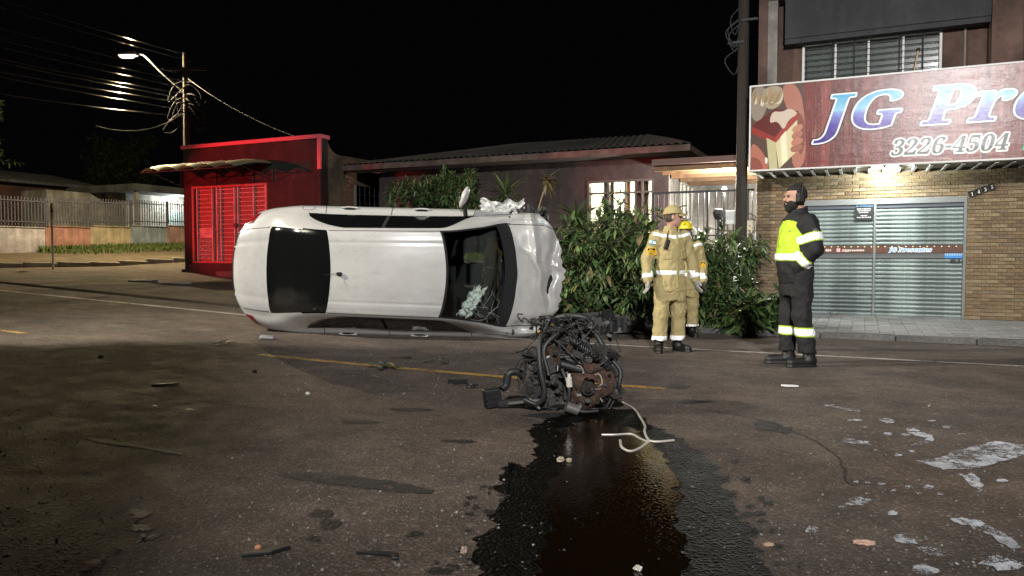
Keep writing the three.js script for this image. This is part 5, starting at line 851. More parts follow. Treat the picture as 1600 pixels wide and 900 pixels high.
// ---------- people ----------
const skinM = phys(.42, .235, .165, .55), eyeM = mat(.03, .02, .018, .25), tape = mat(.90, .91, .90, .3), limeM = mat(.42, .62, .03, .75, { bumpMap: clothBump, bumpScale: .001 }), bootM = mat(.008, .0075, .007, .55, { bumpMap: roughPlaster, bumpScale: .002 });
function person(label, base, turn, k, o) {
  const g = thing('person', label, 'person', base, turn); g.scale.setScalar(k);
  const J = o.joints, tuck = J.tuck ?? 1, wr = (x, y, z, f, a) => a * (n3(x * f, y * f * .7 + x * 3, z * f) * .6 + n3(x * f * 2.0, y * f * 1.6 + z * 9 + 5, z * f * 2.0) * .4);
  const rows = o.torso;   // [y, half width, half depth, shift z]
  const at = (y, i) => { let q = 0; while (q < rows.length - 2 && y > rows[q + 1][0]) q++; const t = smooth(rows[q][0], rows[q + 1][0], y); return lerp(rows[q][i], rows[q + 1][i], clamp((y - rows[q][0]) / (rows[q + 1][0] - rows[q][0])) * .5 + t * .5); };
  const torsoD = (x, y, z, grow = 0) => { const a = at(y, 1) + grow, b = at(y, 2) + grow, h = Math.hypot(x / a, (z - at(y, 3)) / b); return Math.max((h - 1) * Math.min(a, b), rows[0][0] - y, y - rows.at(-1)[0]); };
  const limb = (x, y, z, s, ra, rb, rc) => { const S = J['shoulder' + s], E = J['elbow' + s], W = J['wrist' + s]; return smin(capsule(x, y, z, S, E, ra, rb), capsule(x, y, z, E, W, rb, rc), .03); };
  const leg = (x, y, z, s, ra, rb, rc) => { const Hh = J['hip' + s], K = J['knee' + s], A = J['ankle' + s]; return smin(capsule(x, y, z, Hh, K, ra, rb), capsule(x, y, z, K, A, rb, rc), .04); };
  const cy = Math.cos(J.headTurn), sy = Math.sin(J.headTurn), hc = J.head;
  const headD = (X, Y, Z) => { const dx = X - hc[0], y = Y - hc[1], dz = Z - hc[2], x = dx * cy - dz * sy, z = dx * sy + dz * cy;
    let d = smin(ellipsoid(x, y, z, [0, .02, -.008], [.077, .098, .097]), ellipsoid(x, y, z, [0, -.055, .022], [.06, .062, .068]), .03);
    d = smin(d, capsule(x, y, z, [0, .005, .085], [0, -.03, .108], .007, .013), .012); d = smin(d, capsule(x, y, z, [-.035, .026, .078], [.035, .026, .078], .012, .012), .016);
    d = smin(d, ellipsoid(x, y, z, [0, -.098, .055], [.026, .02, .026]), .02); for (const s of [-1, 1]) { d = smin(d, ellipsoid(x, y, z, [s * .079, -.008, -.006], [.01, .031, .019]), .006); d = Math.max(d, -ellipsoid(x, y, z, [s * .032, .004, .098], [.018, .011, .016])); d = smin(d, capsule(x, y, z, [s * .022, -.066, .08], [0, -.066, .088], .007, .009), .006); }
    return smin(d, capsule(X, Y, Z, [hc[0], hc[1] - .05, hc[2] - .025], [0, rows.at(-1)[0] - .06, -.015], .056, .066), .03); };
  const handD = (X, Y, Z, s) => { const W = J['wrist' + s], E = J['elbow' + s], sg = s === 'L' ? 1 : -1; const ax = tuck < 1 ? V(-sg * .8, -.45, -.4).normalize() : V(W[0] - E[0], W[1] - E[1], W[2] - E[2]).normalize(), fw = V(0, 0, 1).addScaledVector(ax, -ax.z).normalize(), inn = ax.clone().cross(fw).multiplyScalar(sg);
    const px = X - W[0], py = Y - W[1], pz = Z - W[2], y = px * ax.x + py * ax.y + pz * ax.z, z = px * fw.x + py * fw.y + pz * fw.z, x = px * inn.x + py * inn.y + pz * inn.z;
    let d = capsule(x, y, z, [0, -.03, 0], [0, .03, 0], .026, .026); d = smin(d, Math.max(ellipsoid(x, y, z, [0, .055, 0], [.019, .055, .043])), .02);
    [[.03, .07, .010], [.010, .08, .0102], [-.010, .074, .0098], [-.029, .058, .0088]].forEach(([fz, L, r]) => { d = smin(d, Math.min(capsule(x, y, z, [0, .088, fz], [-.012, .088 + L * .5, fz * 1.12], r, r * .95), capsule(x, y, z, [-.012, .088 + L * .5, fz * 1.12], [-.04, .088 + L * .95, fz * 1.1], r * .95, r * .8)), .004); });
    return smin(d, Math.min(capsule(x, y, z, [-.005, .025, .035], [-.015, .058, .06], .013, .011), capsule(x, y, z, [-.015, .058, .06], [-.025, .092, .062], .011, .009)), .008); };
  const bodyD = (x, y, z) => { let d = torsoD(x, y, z, -.03); for (const s of ['L', 'R']) { d = smin(d, limb(x, y, z, s, .048, .038, .026), .04); d = smin(d, leg(x, y, z, s, .07, .042, .026), .04); d = smin(d, capsule(x, y, z, [J['ankle' + s][0], .05, J['ankle' + s][2] - .02], [J['toe' + s][0], .04, J['toe' + s][2] - .04], .035, .028), .03); } return d; };
  const lo = o.lo, hi = o.hi;
  const handBox = (s) => { const W = J['wrist' + s]; return [[W[0] - .13, W[1] - .24, W[2] - .13], [W[0] + .13, W[1] + .05, W[2] + .16]]; };
  obj('body', [fieldMesh(bodyD, lo, [hi[0], rows.at(-1)[0] + .03, hi[2]], .022), fieldMesh(headD, [hc[0] - .13, hc[1] - .2, hc[2] - .14], [hc[0] + .14, hc[1] + .14, hc[2] + .14], .0042), ...['L', 'R'].map((s) => fieldMesh((x, y, z) => handD(x, y, z, s), ...handBox(s), .0042))], o.skin ?? skinM, g);
  for (const s of [-1, 1]) { const x = s * .032, z = .083, y = .005; obj('eye', ball(.0125, hc[0] + x * cy + z * sy, hc[1] + y, hc[2] - x * sy + z * cy), eyeM, g); }
  // clothing
  const jacketD = (x, y, z) => { let d = torsoD(x, y, z); for (const s of ['L', 'R']) d = smin(d, limb(x, y, z, s, o.arm[0], o.arm[1], o.arm[2]), .045); d = Math.max(d, -capsule(x, y, z, [0, rows.at(-1)[0] - .01, -.0], [0, rows.at(-1)[0] + .1, 0], .055, .055)); return Math.abs(d) < .05 ? d + wr(x, y, z, 8.5, o.fold ?? .011) : d; };
  const trouD = (x, y, z) => { let d = smin(leg(x, y, z, 'L', ...o.leg), leg(x, y, z, 'R', ...o.leg), .03); const hy = rows[0][0]; d = smin(d, Math.max(Math.hypot(x / (rows[0][1] - .012), (z - rows[0][3]) / (rows[0][2] - .01)) * .12 - .12, y - hy - .12, hy - .12 - y), .04); d = Math.max(d, o.hem - y); return Math.abs(d) < .05 ? d + wr(x, y + 3, z, 9, o.fold ?? .012) : d; };
  const bootD = (x, y, z, s) => { const A = J['ankle' + s], T = J['toe' + s]; let d = smin(capsule(x, y, z, [A[0], .052, A[2] - .04], [T[0], .042, T[2]], .047, .042), capsule(x, y, z, [A[0], .07, A[2] - .015], [A[0], .25, A[2] - .012], .056, .06), .03); d = smin(d, Math.max(capsule(x, y, z, [A[0], .0, A[2] - .04], [T[0], .0, T[2]], .051, .046), y - .024), .006); return Math.max(d, -y, y - .27); };
  obj('jacket', fieldMesh(jacketD, [lo[0], rows[0][0] - .05, lo[2]], [hi[0], rows.at(-1)[0] + .06, hi[2]], .0115), o.jacketM, g);
  obj('trousers', fieldMesh(trouD, [lo[0], .02, lo[2]], [hi[0], rows[0][0] + .16, hi[2]], .0115), o.trouM, g);
  for (const s of ['L', 'R']) { const A = J['ankle' + s], T = J['toe' + s]; obj('boot', fieldMesh((x, y, z) => bootD(x, y, z, s), [Math.min(A[0], T[0]) - .1, -.02, A[2] - .15], [Math.max(A[0], T[0]) + .1, .3, Math.max(T[2], A[2]) + .1], .008), bootM, g); }
  const band = (name, D, c, ax, hw, reach, m = tape, thick = .005, extra) => { const n = V(...ax).normalize(); return obj(name, fieldMesh((x, y, z) => { const q = Math.max(Math.abs((x - c[0]) * n.x + (y - c[1]) * n.y + (z - c[2]) * n.z) - hw, Math.hypot(x - c[0], y - c[1], z - c[2]) - reach, extra ? extra(x, y, z) : -1); if (q > .02) return q; const d = D(x, y, z); return Math.max(d - thick, -d - .02, q); }, c.map((q) => q - reach - .01), c.map((q) => q + reach + .01), .0075), m, g); };
  const mid = (a, b, t) => a.map((q, i) => lerp(q, b[i], t)), dirOf = (a, b) => b.map((q, i) => q - a[i]);
  return { g, J, jacketD, trouD, headD, torsoD, band, mid, dirOf, hc, cy, sy, limb, handD, handBox, leg, at, rows };
}
const khaki = mat(.50, .405, .185, .85, { map: repeatOf(speckle, .5), bumpMap: clothBump, bumpScale: .0012 });
const badge = (draw) => new THREE.MeshStandardMaterial({ map: canvas(96, 96, draw), roughness: .7 });
const patchOn = (P, name, D, c, out, w, h, m, roll = 0) => { // a cloth badge laid on the garment where the line from c along out leaves it
  const n = V(...out).normalize(), p = V(...c); let k = 0; while (D(p.x, p.y, p.z) < .004 && k++ < 80) p.addScaledVector(n, .004);
  const b = obj(name, new THREE.PlaneGeometry(w, h, 4, 4), m, P.g), up = V(0, 1, 0).addScaledVector(n, -n.y).normalize(), x = up.clone().cross(n);
  const pos = b.geometry.attributes.position; for (let i = 0; i < pos.count; i++) { const q = p.clone().addScaledVector(x, pos.getX(i)).addScaledVector(up, pos.getY(i)).addScaledVector(n, .02); let s = 0; while (D(q.x, q.y, q.z) > .005 && s++ < 30) q.addScaledVector(n, -.003); pos.setXYZ(i, q.x, q.y, q.z); }
  b.geometry.computeVertexNormals(); b.material.side = THREE.DoubleSide; return b; };
const chevron = badge((c) => { c.fillStyle = '#15130c'; c.fillRect(0, 0, 96, 96); c.strokeStyle = '#e2b21c'; c.lineWidth = 11; for (const y of [40, 58, 76]) { c.beginPath(); c.moveTo(10, y + 12); c.lineTo(48, y - 14); c.lineTo(86, y + 12); c.stroke(); } c.strokeRect(4, 4, 88, 88); });
const flag = badge((c) => { c.fillStyle = '#4a7f86'; c.fillRect(0, 0, 96, 96); c.fillStyle = '#e9eef0'; c.beginPath(); c.moveTo(0, 12); c.lineTo(96, 40); c.lineTo(96, 84); c.lineTo(0, 56); c.fill(); c.fillStyle = '#2b4a86'; c.beginPath(); c.arc(48, 48, 15, 0, 7); c.fill(); });
const standing = (o = {}) => ({ shoulderL: [.185, 1.40, -.01], elbowL: [.255, 1.12, -.03], wristL: [.262, .865, .04], shoulderR: [-.185, 1.40, -.01], elbowR: [-.255, 1.12, -.03], wristR: [-.262, .865, .04], hipL: [.092, .92, 0], kneeL: [.105, .49, .012], ankleL: [.115, .1, -.02], toeL: [.15, .05, .14], hipR: [-.092, .92, 0], kneeR: [-.105, .49, .012], ankleR: [-.115, .1, -.02], toeR: [-.15, .05, .14], head: [0, 1.635, .02], headTurn: 0, ...o });
const fireTorso = [[.74, .19, .15, 0], [.9, .178, .145, .0], [1.06, .17, .14, .005], [1.24, .185, .145, .0], [1.36, .19, .13, -.005], [1.44, .15, .10, -.015], [1.485, .072, .072, -.015]];
const stripsOf = (P) => {
  const { band, jacketD, trouD, J, mid, dirOf } = P;
  band('reflective_band', jacketD, [0, .965, 0], [0, 1, 0], .026, .30, tape, .005, (x, y, z) => (Math.abs(x - .035) < .018 && z > 0) ? 1 : -1);
  for (const s of ['L', 'R']) { band('reflective_band', jacketD, mid(J['elbow' + s], J['wrist' + s], .82), dirOf(J['elbow' + s], J['wrist' + s]), .026, .1); band('reflective_band', trouD, mid(J['knee' + s], J['ankle' + s], .83), [0, 1, 0], .03, .125); const S = J['shoulder' + s]; band('shoulder_stripe', jacketD, [S[0] * .62, S[1] - .0, .06], [.9 * Math.sign(S[0]) * -.35, 1, -.55], .022, .135, tape, .005, (x, y, z) => .0 - z); }
};
{ // fire officer in a cap
  const J = standing({ headTurn: 1.15, head: [.025, 1.635, .03], wristL: [.30, .875, .07], elbowL: [.285, 1.12, -.02], wristR: [-.315, .875, .05], elbowR: [-.295, 1.13, -.02], kneeR: [-.12, .49, .02], ankleR: [-.135, .1, .0], toeR: [-.20, .05, .15], toeL: [.2, .05, .1] });
  const P = person('firefighter in khaki uniform and khaki cap, standing with arms down', onGround(1046, 549), .22, .945, { joints: J, torso: fireTorso, arm: [.078, .066, .056], leg: [.108, .086, .088], hem: .15, lo: [-.42, -.02, -.25], hi: [.42, 1.8, .3], jacketM: khaki, trouM: khaki, fold: .015 });
  stripsOf(P);
  const gloveM = mat(.30, .29, .26, .8); for (const s of ['L', 'R']) obj('glove', fieldMesh((x, y, z) => P.handD(x, y, z, s) - .004, ...P.handBox(s), .0045), gloveM, P.g);
  const { hc, cy, sy, g } = P, cap = sub('cap', g, V(...hc)); cap.rotation.y = J.headTurn;
  obj('crown', fieldMesh((x, y, z) => Math.max(Math.abs(ellipsoid(x, y, z, [0, .025, -.012], [.094, .112, .112])) - .006, .038 - y - .10 * Math.max(0, -z)), [-.12, -.02, -.14], [.12, .15, .13], .006), khaki, cap);
  obj('peak', gridSheet(14, 8, (u, v) => { const a = (u - .5) * 2.1, r = .094 + .085 * v * Math.cos(a * .85); return V(Math.sin(a) * (.088 + .012 * v), .048 - .022 * v - .03 * Math.abs(Math.sin(a)) ** 2, Math.cos(a) * r); }), Object.assign(khaki.clone(), { side: THREE.DoubleSide }), cap); obj('button', ball(.009, 0, .137, -.012), khaki, cap);
  obj('hair', fieldMesh((X, Y, Z) => { const dx = X - hc[0], y = Y - hc[1], dz = Z - hc[2], x = dx * cy - dz * sy, z = dx * sy + dz * cy; return Math.max(ellipsoid(x, y, z, [0, .015, -.012], [.082, .1, .1]), y - .05, z - .01 - .3 * y, -.075 - y); }, [hc[0] - .11, hc[1] - .11, hc[2] - .13], [hc[0] + .11, hc[1] + .08, hc[2] + .12], .006), mat(.06, .045, .035, .9), g);
  const radio = sub('radio', g, V(-.115, 1.30, .155)); radio.rotation.set(-.1, 0, -.35); obj('case', rbox(.055, .12, .035, .01), bootM, radio); obj('aerial', bar(V(-.015, .06, 0), V(-.03, .17, .0), .006), bootM, radio); obj('strap', tube([V(0, .03, -.01), V(-.01, .12, -.05), V(-.02, .16, -.1)], .012, 10, 6), bootM, radio);
  obj('collar', fieldMesh((x, y, z) => Math.max(Math.abs(Math.hypot(x / 1.0, (z + .008) * 1.05) - .075 + (y - 1.5) * .15) - .007, y - 1.525, 1.44 - y, z > .05 && Math.abs(x) < .02 ? .01 : -1), [-.12, 1.42, -.12], [.12, 1.54, .12], .007), khaki, g);
  obj('placket', fieldMesh((x, y, z) => Math.max(P.jacketD(x, y, z) - .006, -P.jacketD(x, y, z) - .02, Math.abs(x - .035) - .016, -z, .78 - y, y - 1.42), [-.0, .76, 0], [.08, 1.44, .2], .007), khaki, g);
  for (const s of [-1, 1]) obj('chest_pocket', fieldMesh((x, y, z) => Math.max(P.jacketD(x, y, z) - .011, -P.jacketD(x, y, z) - .02, Math.abs(x - s * .105 - .02) - .05, Math.abs(y - 1.19) - .065, -z), [-.2, 1.1, 0], [.2, 1.28, .22], .0075), khaki, g);
  patchOn(P, 'rank_badge', P.jacketD, [-.215, 1.22, .0], [-.75, 0, .66], .085, .09, chevron); patchOn(P, 'flag_badge', P.jacketD, [-.2, 1.33, .0], [-.75, 0, .66], .075, .06, flag);
}
{ // second firefighter behind, with helmet
  const J = standing({ headTurn: -.25 });
  const P = person('firefighter in khaki uniform and yellow helmet standing behind the other', onGround(1070, 526), -.15, .955, { joints: J, torso: fireTorso, arm: [.08, .07, .058], leg: [.108, .09, .088], hem: .17, lo: [-.42, -.02, -.25], hi: [.42, 1.8, .3], jacketM: khaki, trouM: khaki, fold: .016, skin: phys(.28, .16, .11, .55) });
  stripsOf(P); const { hc, g } = P, h = sub('helmet', g, V(...hc)); h.rotation.y = J.headTurn;
  const yel = phys(.68, .56, .02, .35, { clearcoat: .5 });
  obj('shell', fieldMesh((x, y, z) => Math.max(Math.abs(ellipsoid(x, y, z, [0, .03, -.005], [.108, .118, .125])) - .006, .03 - y + .12 * Math.max(0, -z) * -1), [-.13, -.03, -.15], [.13, .17, .14], .0065), yel, h);
  obj('rim', place(new THREE.TorusGeometry(.112, .008, 6, 32).scale(1, 1.14, 1), 0, .032, -.005, Math.PI / 2, 0, 0), yel, h); obj('side_shell', [-1, 1].map((s) => ball(.05, s * .1, .0, -.02, .35, 1, 1)), mat(.6, .6, .58, .5), h);
  obj('chin_strap', tube([V(-.088, 0, .0), V(-.075, -.08, .05), V(0, -.125, .07), V(.075, -.08, .05), V(.088, 0, 0)], .006, 24, 5), bootM, h); patchOn({ g: h }, 'emblem', (x, y, z) => ellipsoid(x, y, z, [0, .03, -.005], [.114, .124, .131]), [0, .075, 0], [0, .2, 1], .035, .04, badge((c) => { c.fillStyle = '#c8a512'; c.fillRect(0, 0, 96, 96); c.fillStyle = '#3a3320'; c.beginPath(); c.moveTo(48, 8); c.lineTo(86, 48); c.lineTo(48, 88); c.lineTo(10, 48); c.fill(); }));
  const gloveM = mat(.05, .045, .04, .8); for (const s of ['L', 'R']) obj('glove', fieldMesh((x, y, z) => P.handD(x, y, z, s) - .004, ...P.handBox(s), .0045), gloveM, g);
  patchOn(P, 'rank_badge', P.jacketD, [.225, 1.12, .0], [.5, 0, .86], .075, .085, chevron); patchOn(P, 'round_badge', P.jacketD, [.14, 1.12, .1], [.2, 0, 1], .055, .06, badge((c) => { c.fillStyle = '#8a7a2a'; c.fillRect(0, 0, 96, 96); c.fillStyle = '#e6cf2c'; c.beginPath(); c.arc(48, 48, 40, 0, 7); c.fill(); }));
}
{ // man in dark work wear with earmuffs, in profile, hands in the pockets
  const torso = [[.80, .185, .145, .01], [.92, .19, .16, .02], [1.05, .19, .17, .025], [1.2, .20, .16, .015], [1.34, .205, .14, .0], [1.43, .16, .115, -.01], [1.50, .078, .08, -.005]];
  const J = standing({ headTurn: -.05, head: [0, 1.632, .03], shoulderL: [.195, 1.38, -.02], elbowL: [.26, 1.12, -.05], wristL: [.15, .965, .07], shoulderR: [-.195, 1.38, -.02], elbowR: [-.26, 1.12, -.05], wristR: [-.15, .965, .07], tuck: .75, hipL: [.1, .9, 0], hipR: [-.1, .9, 0], kneeL: [.11, .49, .0], kneeR: [-.105, .49, .03], ankleL: [.12, .1, -.06], toeL: [.14, .05, .12], ankleR: [-.115, .1, .03], toeR: [-.13, .05, .21] });
  const navy = mat(.0065, .0065, .0075, .8, { bumpMap: clothBump, bumpScale: .0012 }), navy2 = mat(.0085, .008, .0085, .85, { bumpMap: clothBump, bumpScale: .0012 });
  const P = person('bearded man in black and lime work jacket, hands in pockets, with earmuffs', onGround(1243, 570), -1.46, 1.035, { joints: J, torso, arm: [.08, .07, .058], leg: [.108, .084, .078], hem: .13, lo: [-.46, -.02, -.33], hi: [.46, 1.8, .36], jacketM: navy, trouM: navy2, fold: .012 });
  const { g, band, jacketD, trouD, torsoD, hc, cy, sy } = P;
  obj('lime_front', fieldMesh((x, y, z) => Math.max(jacketD(x, y, z) - .004, -jacketD(x, y, z) - .02, 1.09 - y, y - 1.41, .045 - z + 1.2 * Math.max(0, y - 1.36), Math.abs(x) - .19 + .4 * Math.max(0, y - 1.26)), [-.25, 1.06, 0], [.25, 1.45, .3], .0085), limeM, g);
  const limeBand = (...a) => { const [D, c, ax, hw, reach, ex] = a; band('lime_edge', D, c, ax, hw + .010, reach, limeM, .0045, ex); band('reflective_band', D, c, ax, hw, reach, tape, .0075, ex); };
  const torsoOnly = (x, y, z) => torsoD(x, y, z) - .028;
  limeBand(jacketD, [0, 1.055, .02], [0, 1, 0], .032, .32, torsoOnly);
  for (const s of ['L', 'R']) { limeBand(jacketD, P.mid(J['shoulder' + s], J['elbow' + s], .56), P.dirOf(J['shoulder' + s], J['elbow' + s]), .036, .15, (x, y, z) => .16 - Math.abs(x)); limeBand(jacketD, P.mid(J['elbow' + s], J['wrist' + s], .66), P.dirOf(J['elbow' + s], J['wrist' + s]), .034, .115, (x, y, z) => .135 - Math.abs(x)); limeBand(trouD, P.mid(J['knee' + s], J['ankle' + s], .40), [0, 1, 0], .036, .14, (x, y, z) => s === 'L' ? -x : x); }
  const hair = mat(.010, .008, .007, .85), inHead = (X, Y, Z, f) => { const dx = X - hc[0], y = Y - hc[1], dz = Z - hc[2]; return f(dx * cy - dz * sy, y, dx * sy + dz * cy); }, B = [[hc[0] - .13, hc[1] - .17, hc[2] - .14], [hc[0] + .13, hc[1] + .15, hc[2] + .14]];
  obj('hair', fieldMesh((X, Y, Z) => inHead(X, Y, Z, (x, y, z) => Math.max(ellipsoid(x, y, z, [0, .022, -.012], [.081, .104, .104]) + .003 * n3(X * 60, Y * 60, Z * 60), z > .02 ? .058 - y : -.02 - y - .1 * (z + .05), z - .092)), ...B, .005), hair, g);
  obj('beard', fieldMesh((X, Y, Z) => inHead(X, Y, Z, (x, y, z) => Math.max(Math.min(ellipsoid(x, y, z, [0, -.07, .028], [.068, .066, .078]), ellipsoid(x, y, z, [0, -.11, .055], [.04, .04, .045])) + .004 * n3(X * 70, Y * 70, Z * 70), y + .032 + .5 * Math.max(0, z - .06), Math.abs(x) < .028 && y > -.072 && y < -.058 ? .004 : -1)), ...B, .005), hair, g);
  const em = sub('earmuffs', g, V(...hc)); em.rotation.y = J.headTurn;
  for (const s of [-1, 1]) { obj('cup', rbox(.045, .105, .085, .022, s * .1, -.012, -.01), bootM, em); obj('cushion', rbox(.02, .095, .078, .01, s * .082, -.012, -.01), mat(.02, .02, .02, .9), em); }
  obj('headband', tube([V(-.112, .03, -.012), V(-.105, .09, -.025), V(-.05, .135, -.035), V(.05, .135, -.035), V(.105, .09, -.025), V(.112, .03, -.012)], .008, 30, 6), bootM, em);
  obj('collar', fieldMesh((x, y, z) => Math.max(Math.abs(Math.hypot(x, z + .005) - .078 + (y - 1.5) * .1) - .009, y - 1.525 + .25 * z, 1.45 - y), [-.13, 1.43, -.13], [.13, 1.57, .13], .007), navy, g);
  patchOn(P, 'sleeve_emblem', jacketD, [.25, 1.3, -.03], [1, .1, .1], .07, .035, badge((c) => { c.fillStyle = '#17171a'; c.fillRect(0, 0, 96, 96); c.strokeStyle = '#9a958a'; c.lineWidth = 5; c.beginPath(); c.arc(48, 30, 14, 0, 7); c.stroke(); c.fillStyle = '#9a958a'; c.fillRect(10, 58, 76, 12); c.fillRect(22, 78, 52, 7); }));
  patchOn(P, 'chest_name_tape', jacketD, [.1, 1.3, .1], [.45, 0, 1], .07, .016, mat(.02, .02, .02, .8));
}
// ---------- spilled oil, marks, debris ----------
{
  const outline = (list, amt, step = .025, close = true) => { const P = list.map(([x, y]) => onGround(x, y)), out = []; for (let i = 0; i < P.length; i++) { const a = P[i], b = P[(i + 1) % P.length], L = a.distanceTo(b), n = Math.max(1, Math.round(L / step)); for (let k = 0; k < n; k++) { const p = a.clone().lerp(b, k / n), q = amt * (n2(p.x * 5, p.z * 5) + .6 * n2(p.x * 16, p.z * 16) + .5 * (rnd() - .5)); const m = V(-(b.z - a.z), 0, b.x - a.x).normalize(); out.push([p.x + m.x * q, p.z + m.z * q]); } } return out; };
  const oil = phys(.006, .005, .004, .5, { specularIntensity: .1, bumpMap: asphaltBump, bumpScale: .02, roughnessMap: asphaltRough, map: asphaltMap });
  const pool = phys(.007, .0035, .001, .06, { bumpMap: asphaltBump, bumpScale: .0006 });
  const spill = thing('oil_spill', 'black oil spill spreading over the road from the engine', 'oil spill');
  obj('wet_film', onRoad(outline([[832, 668], [870, 650], [925, 640], [985, 640], [1015, 664], [1066, 688], [1110, 720], [1146, 778], [1170, 832], [1210, 900], [1290, 1010], [700, 1010], [740, 900], [752, 838], [785, 790], [780, 750], [800, 722], [825, 735], [838, 715], [838, 690]], .035), .004), oil, spill);
  obj('deep_pool', onRoad(outline([[872, 672], [930, 655], [985, 668], [1030, 706], [1060, 745], [1055, 830], [1075, 900], [1060, 980], [830, 980], [835, 900], [865, 830], [850, 770], [878, 730]], .03), .007), pool, spill);
  const drops = []; const r = seeded(301);
  const spot = (x, y, rx, ry, turn = 0) => { const pts = []; for (let k = 0; k < 12; k++) { const t = k / 12 * 6.283, q = .65 + r() * .5; const a = Math.cos(t) * rx * q, b = Math.sin(t) * ry * q; pts.push([x + a, y + b + a * turn]); } drops.push(onRoad(outline(pts, .004, .02), .0035)); };
  for (let k = 0; k < 60; k++) { const t = r(); const side = r() < .5; const y = 720 + t * 170, x = side ? lerp(838, 740, t) - r() * 70 : lerp(1100, 1195, t) + r() * 60; spot(x, y, 2 + r() * 9, 1 + r() * 3.5); }
  for (const s of [[505, 803, 24, 7], [517, 820, 19, 9], [490, 842, 16, 6], [222, 802, 20, 8], [220, 826, 18, 6], [235, 840, 28, 4, -.3], [690, 894, 28, 6], [648, 836, 14, 5, -.2], [1200, 665, 26, 9], [1225, 672, 16, 6], [1185, 803, 12, 4], [1200, 787, 9, 4], [1172, 792, 8, 3], [1190, 815, 9, 3], [1060, 604, 20, 4], [1080, 628, 22, 3], [1105, 628, 12, 3], [720, 690, 30, 3], [800, 735, 14, 6], [815, 760, 9, 10], [880, 650, 60, 5], [640, 640, 36, 3], [560, 660, 30, 3]]) spot(...s);
  const dr = obj('oil_drips', drops, mat(.012, .0095, .008, .7, { bumpMap: asphaltBump, bumpScale: .008 })); tag(dr, 'dark oil drips and wet footprints scattered round the spill', 'oil drips'); dr.userData.kind = 'stuff';
  // tyre mark
  const tm = mat(.02, .018, .017, .75, { alphaMap: wornPaint, alphaTest: .5, bumpMap: asphaltBump, bumpScale: .005 });
  tag(obj('tyre_mark', onRoad(outline([[430, 737], [480, 739], [560, 745], [640, 758], [678, 767], [670, 773], [610, 769], [520, 757], [440, 746]], .008), .004), tm), 'short dark tyre mark with tread pattern on the lane', 'tyre mark');
  tag(obj('scrape_mark', onRoad(outline([[128, 684], [165, 688], [215, 695], [283, 709], [283, 712], [210, 700], [160, 693]], .012), .004), mat(.16, .14, .12, .9, { alphaMap: wornPaint, alphaTest: .5 })), 'pale scrape of crumbled asphalt across the lane', 'scrape');
  // loose gravel and glass, uncountable
  const stone = new THREE.IcosahedronGeometry(1, 0), N = 3600, im = new THREE.InstancedMesh(stone, mat(1, 1, 1, .8, { flatShading: true }), N), o = new THREE.Object3D(), c = new THREE.Color();
  for (let k = 0; k < N; k++) { let x, y; if (r() < .35) { x = 420 + r() * 480; y = 532 + r() * 90; } else { x = r() * 1600; y = 540 + 355 * Math.sqrt(r()); } const p = onGround(x, y), s = .0018 + .0042 * r() ** 3 + (r() < .012 ? .006 : 0); o.position.set(p.x, p.y + s * .5, p.z); o.rotation.set(r() * 6, r() * 6, r() * 6); o.scale.set(s * (.8 + r() * .7), s * (.5 + r() * .5), s * (.8 + r() * .7)); o.updateMatrix(); im.setMatrixAt(k, o.matrix); const t = .08 + .26 * r() * r() + (r() < .03 ? .2 : 0); c.setRGB(t, t * .93, t * .82); im.setColorAt(k, c); }
  im.name = 'gravel'; im.userData = { label: 'fine loose gravel and glass crumbs strewn over the road', category: 'gravel', kind: 'stuff' }; scene.add(im);
  // single pieces one can point to
  const pebble = (seed, s) => { const g = new THREE.IcosahedronGeometry(1, 2), p = g.attributes.position; for (let i = 0; i < p.count; i++) { const k = 1 + .42 * n3(p.getX(i) * 1.7 + seed, p.getY(i) * 1.4, p.getZ(i) * 1.4); p.setXYZ(i, p.getX(i) * k * s, p.getY(i) * k * s * .7, p.getZ(i) * k * s); } g.computeVertexNormals(); return g; };
  const lay = (name, label, cat, x, y, g, m, lift, turn = 0, group) => { const q = tag(obj(name, g, m), label, cat, group); q.position.copy(onGround(x, y, lift)); q.rotation.y = turn; return q; };
  const pale = mat(.55, .46, .33, .8, { map: speckle });
  lay('stone', 'larger of two cream stones lying in the oil', 'stone', 876, 723, pebble(1, .019), pale, .018); lay('stone', 'smaller of two cream stones lying in the oil', 'stone', 889, 724, pebble(2, .015), pale, .016);
  lay('stone', 'flat pinkish stone chip beside the flaked paint', 'stone', 1350, 850, pebble(3, .028).scale(1.4, .4, .8), mat(.5, .33, .25, .8), .006); lay('stone', 'small tan stone chip right of the oil spill', 'stone', 1201, 853, pebble(4, .016).scale(1.3, .5, .8), mat(.4, .28, .2, .8), .006);
  lay('stone', 'rounded brown stone near the lane edge', 'stone', 144, 888, pebble(5, .034).scale(1, .6, .8), mat(.26, .17, .13, .85, { map: speckle }), .012); lay('stone', 'tiny orange brick crumb on the asphalt', 'stone', 403, 858, pebble(6, .011), mat(.6, .28, .14, .8), .008); lay('stone', 'white pebble left of the tyre mark', 'stone', 481, 617, pebble(7, .016), mat(.6, .6, .56, .7), .012);
  lay('stone', 'ragged pale chip standing beside the oil', 'stone', 725, 866, pebble(8, .024).scale(.5, 1, .8), mat(.4, .3, .25, .8), .014); lay('stone', 'white chip lying in the oil film', 'stone', 996, 894, pebble(9, .014), mat(.6, .58, .5, .7), .014);
  const plastic = mat(.014, .014, .015, .45), shard = (pts, d) => place(prism(pts, d, .003), 0, 0, 0, -Math.PI / 2, 0, 0);
  lay('plastic_shard', 'long black plastic strip lying on the lane', 'plastic shard', 415, 866, shard([[-.08, -.012], [.02, -.016], [.085, .012], [.08, .03], [.0, .012], [-.07, .004]], .008), plastic, .006, .35);
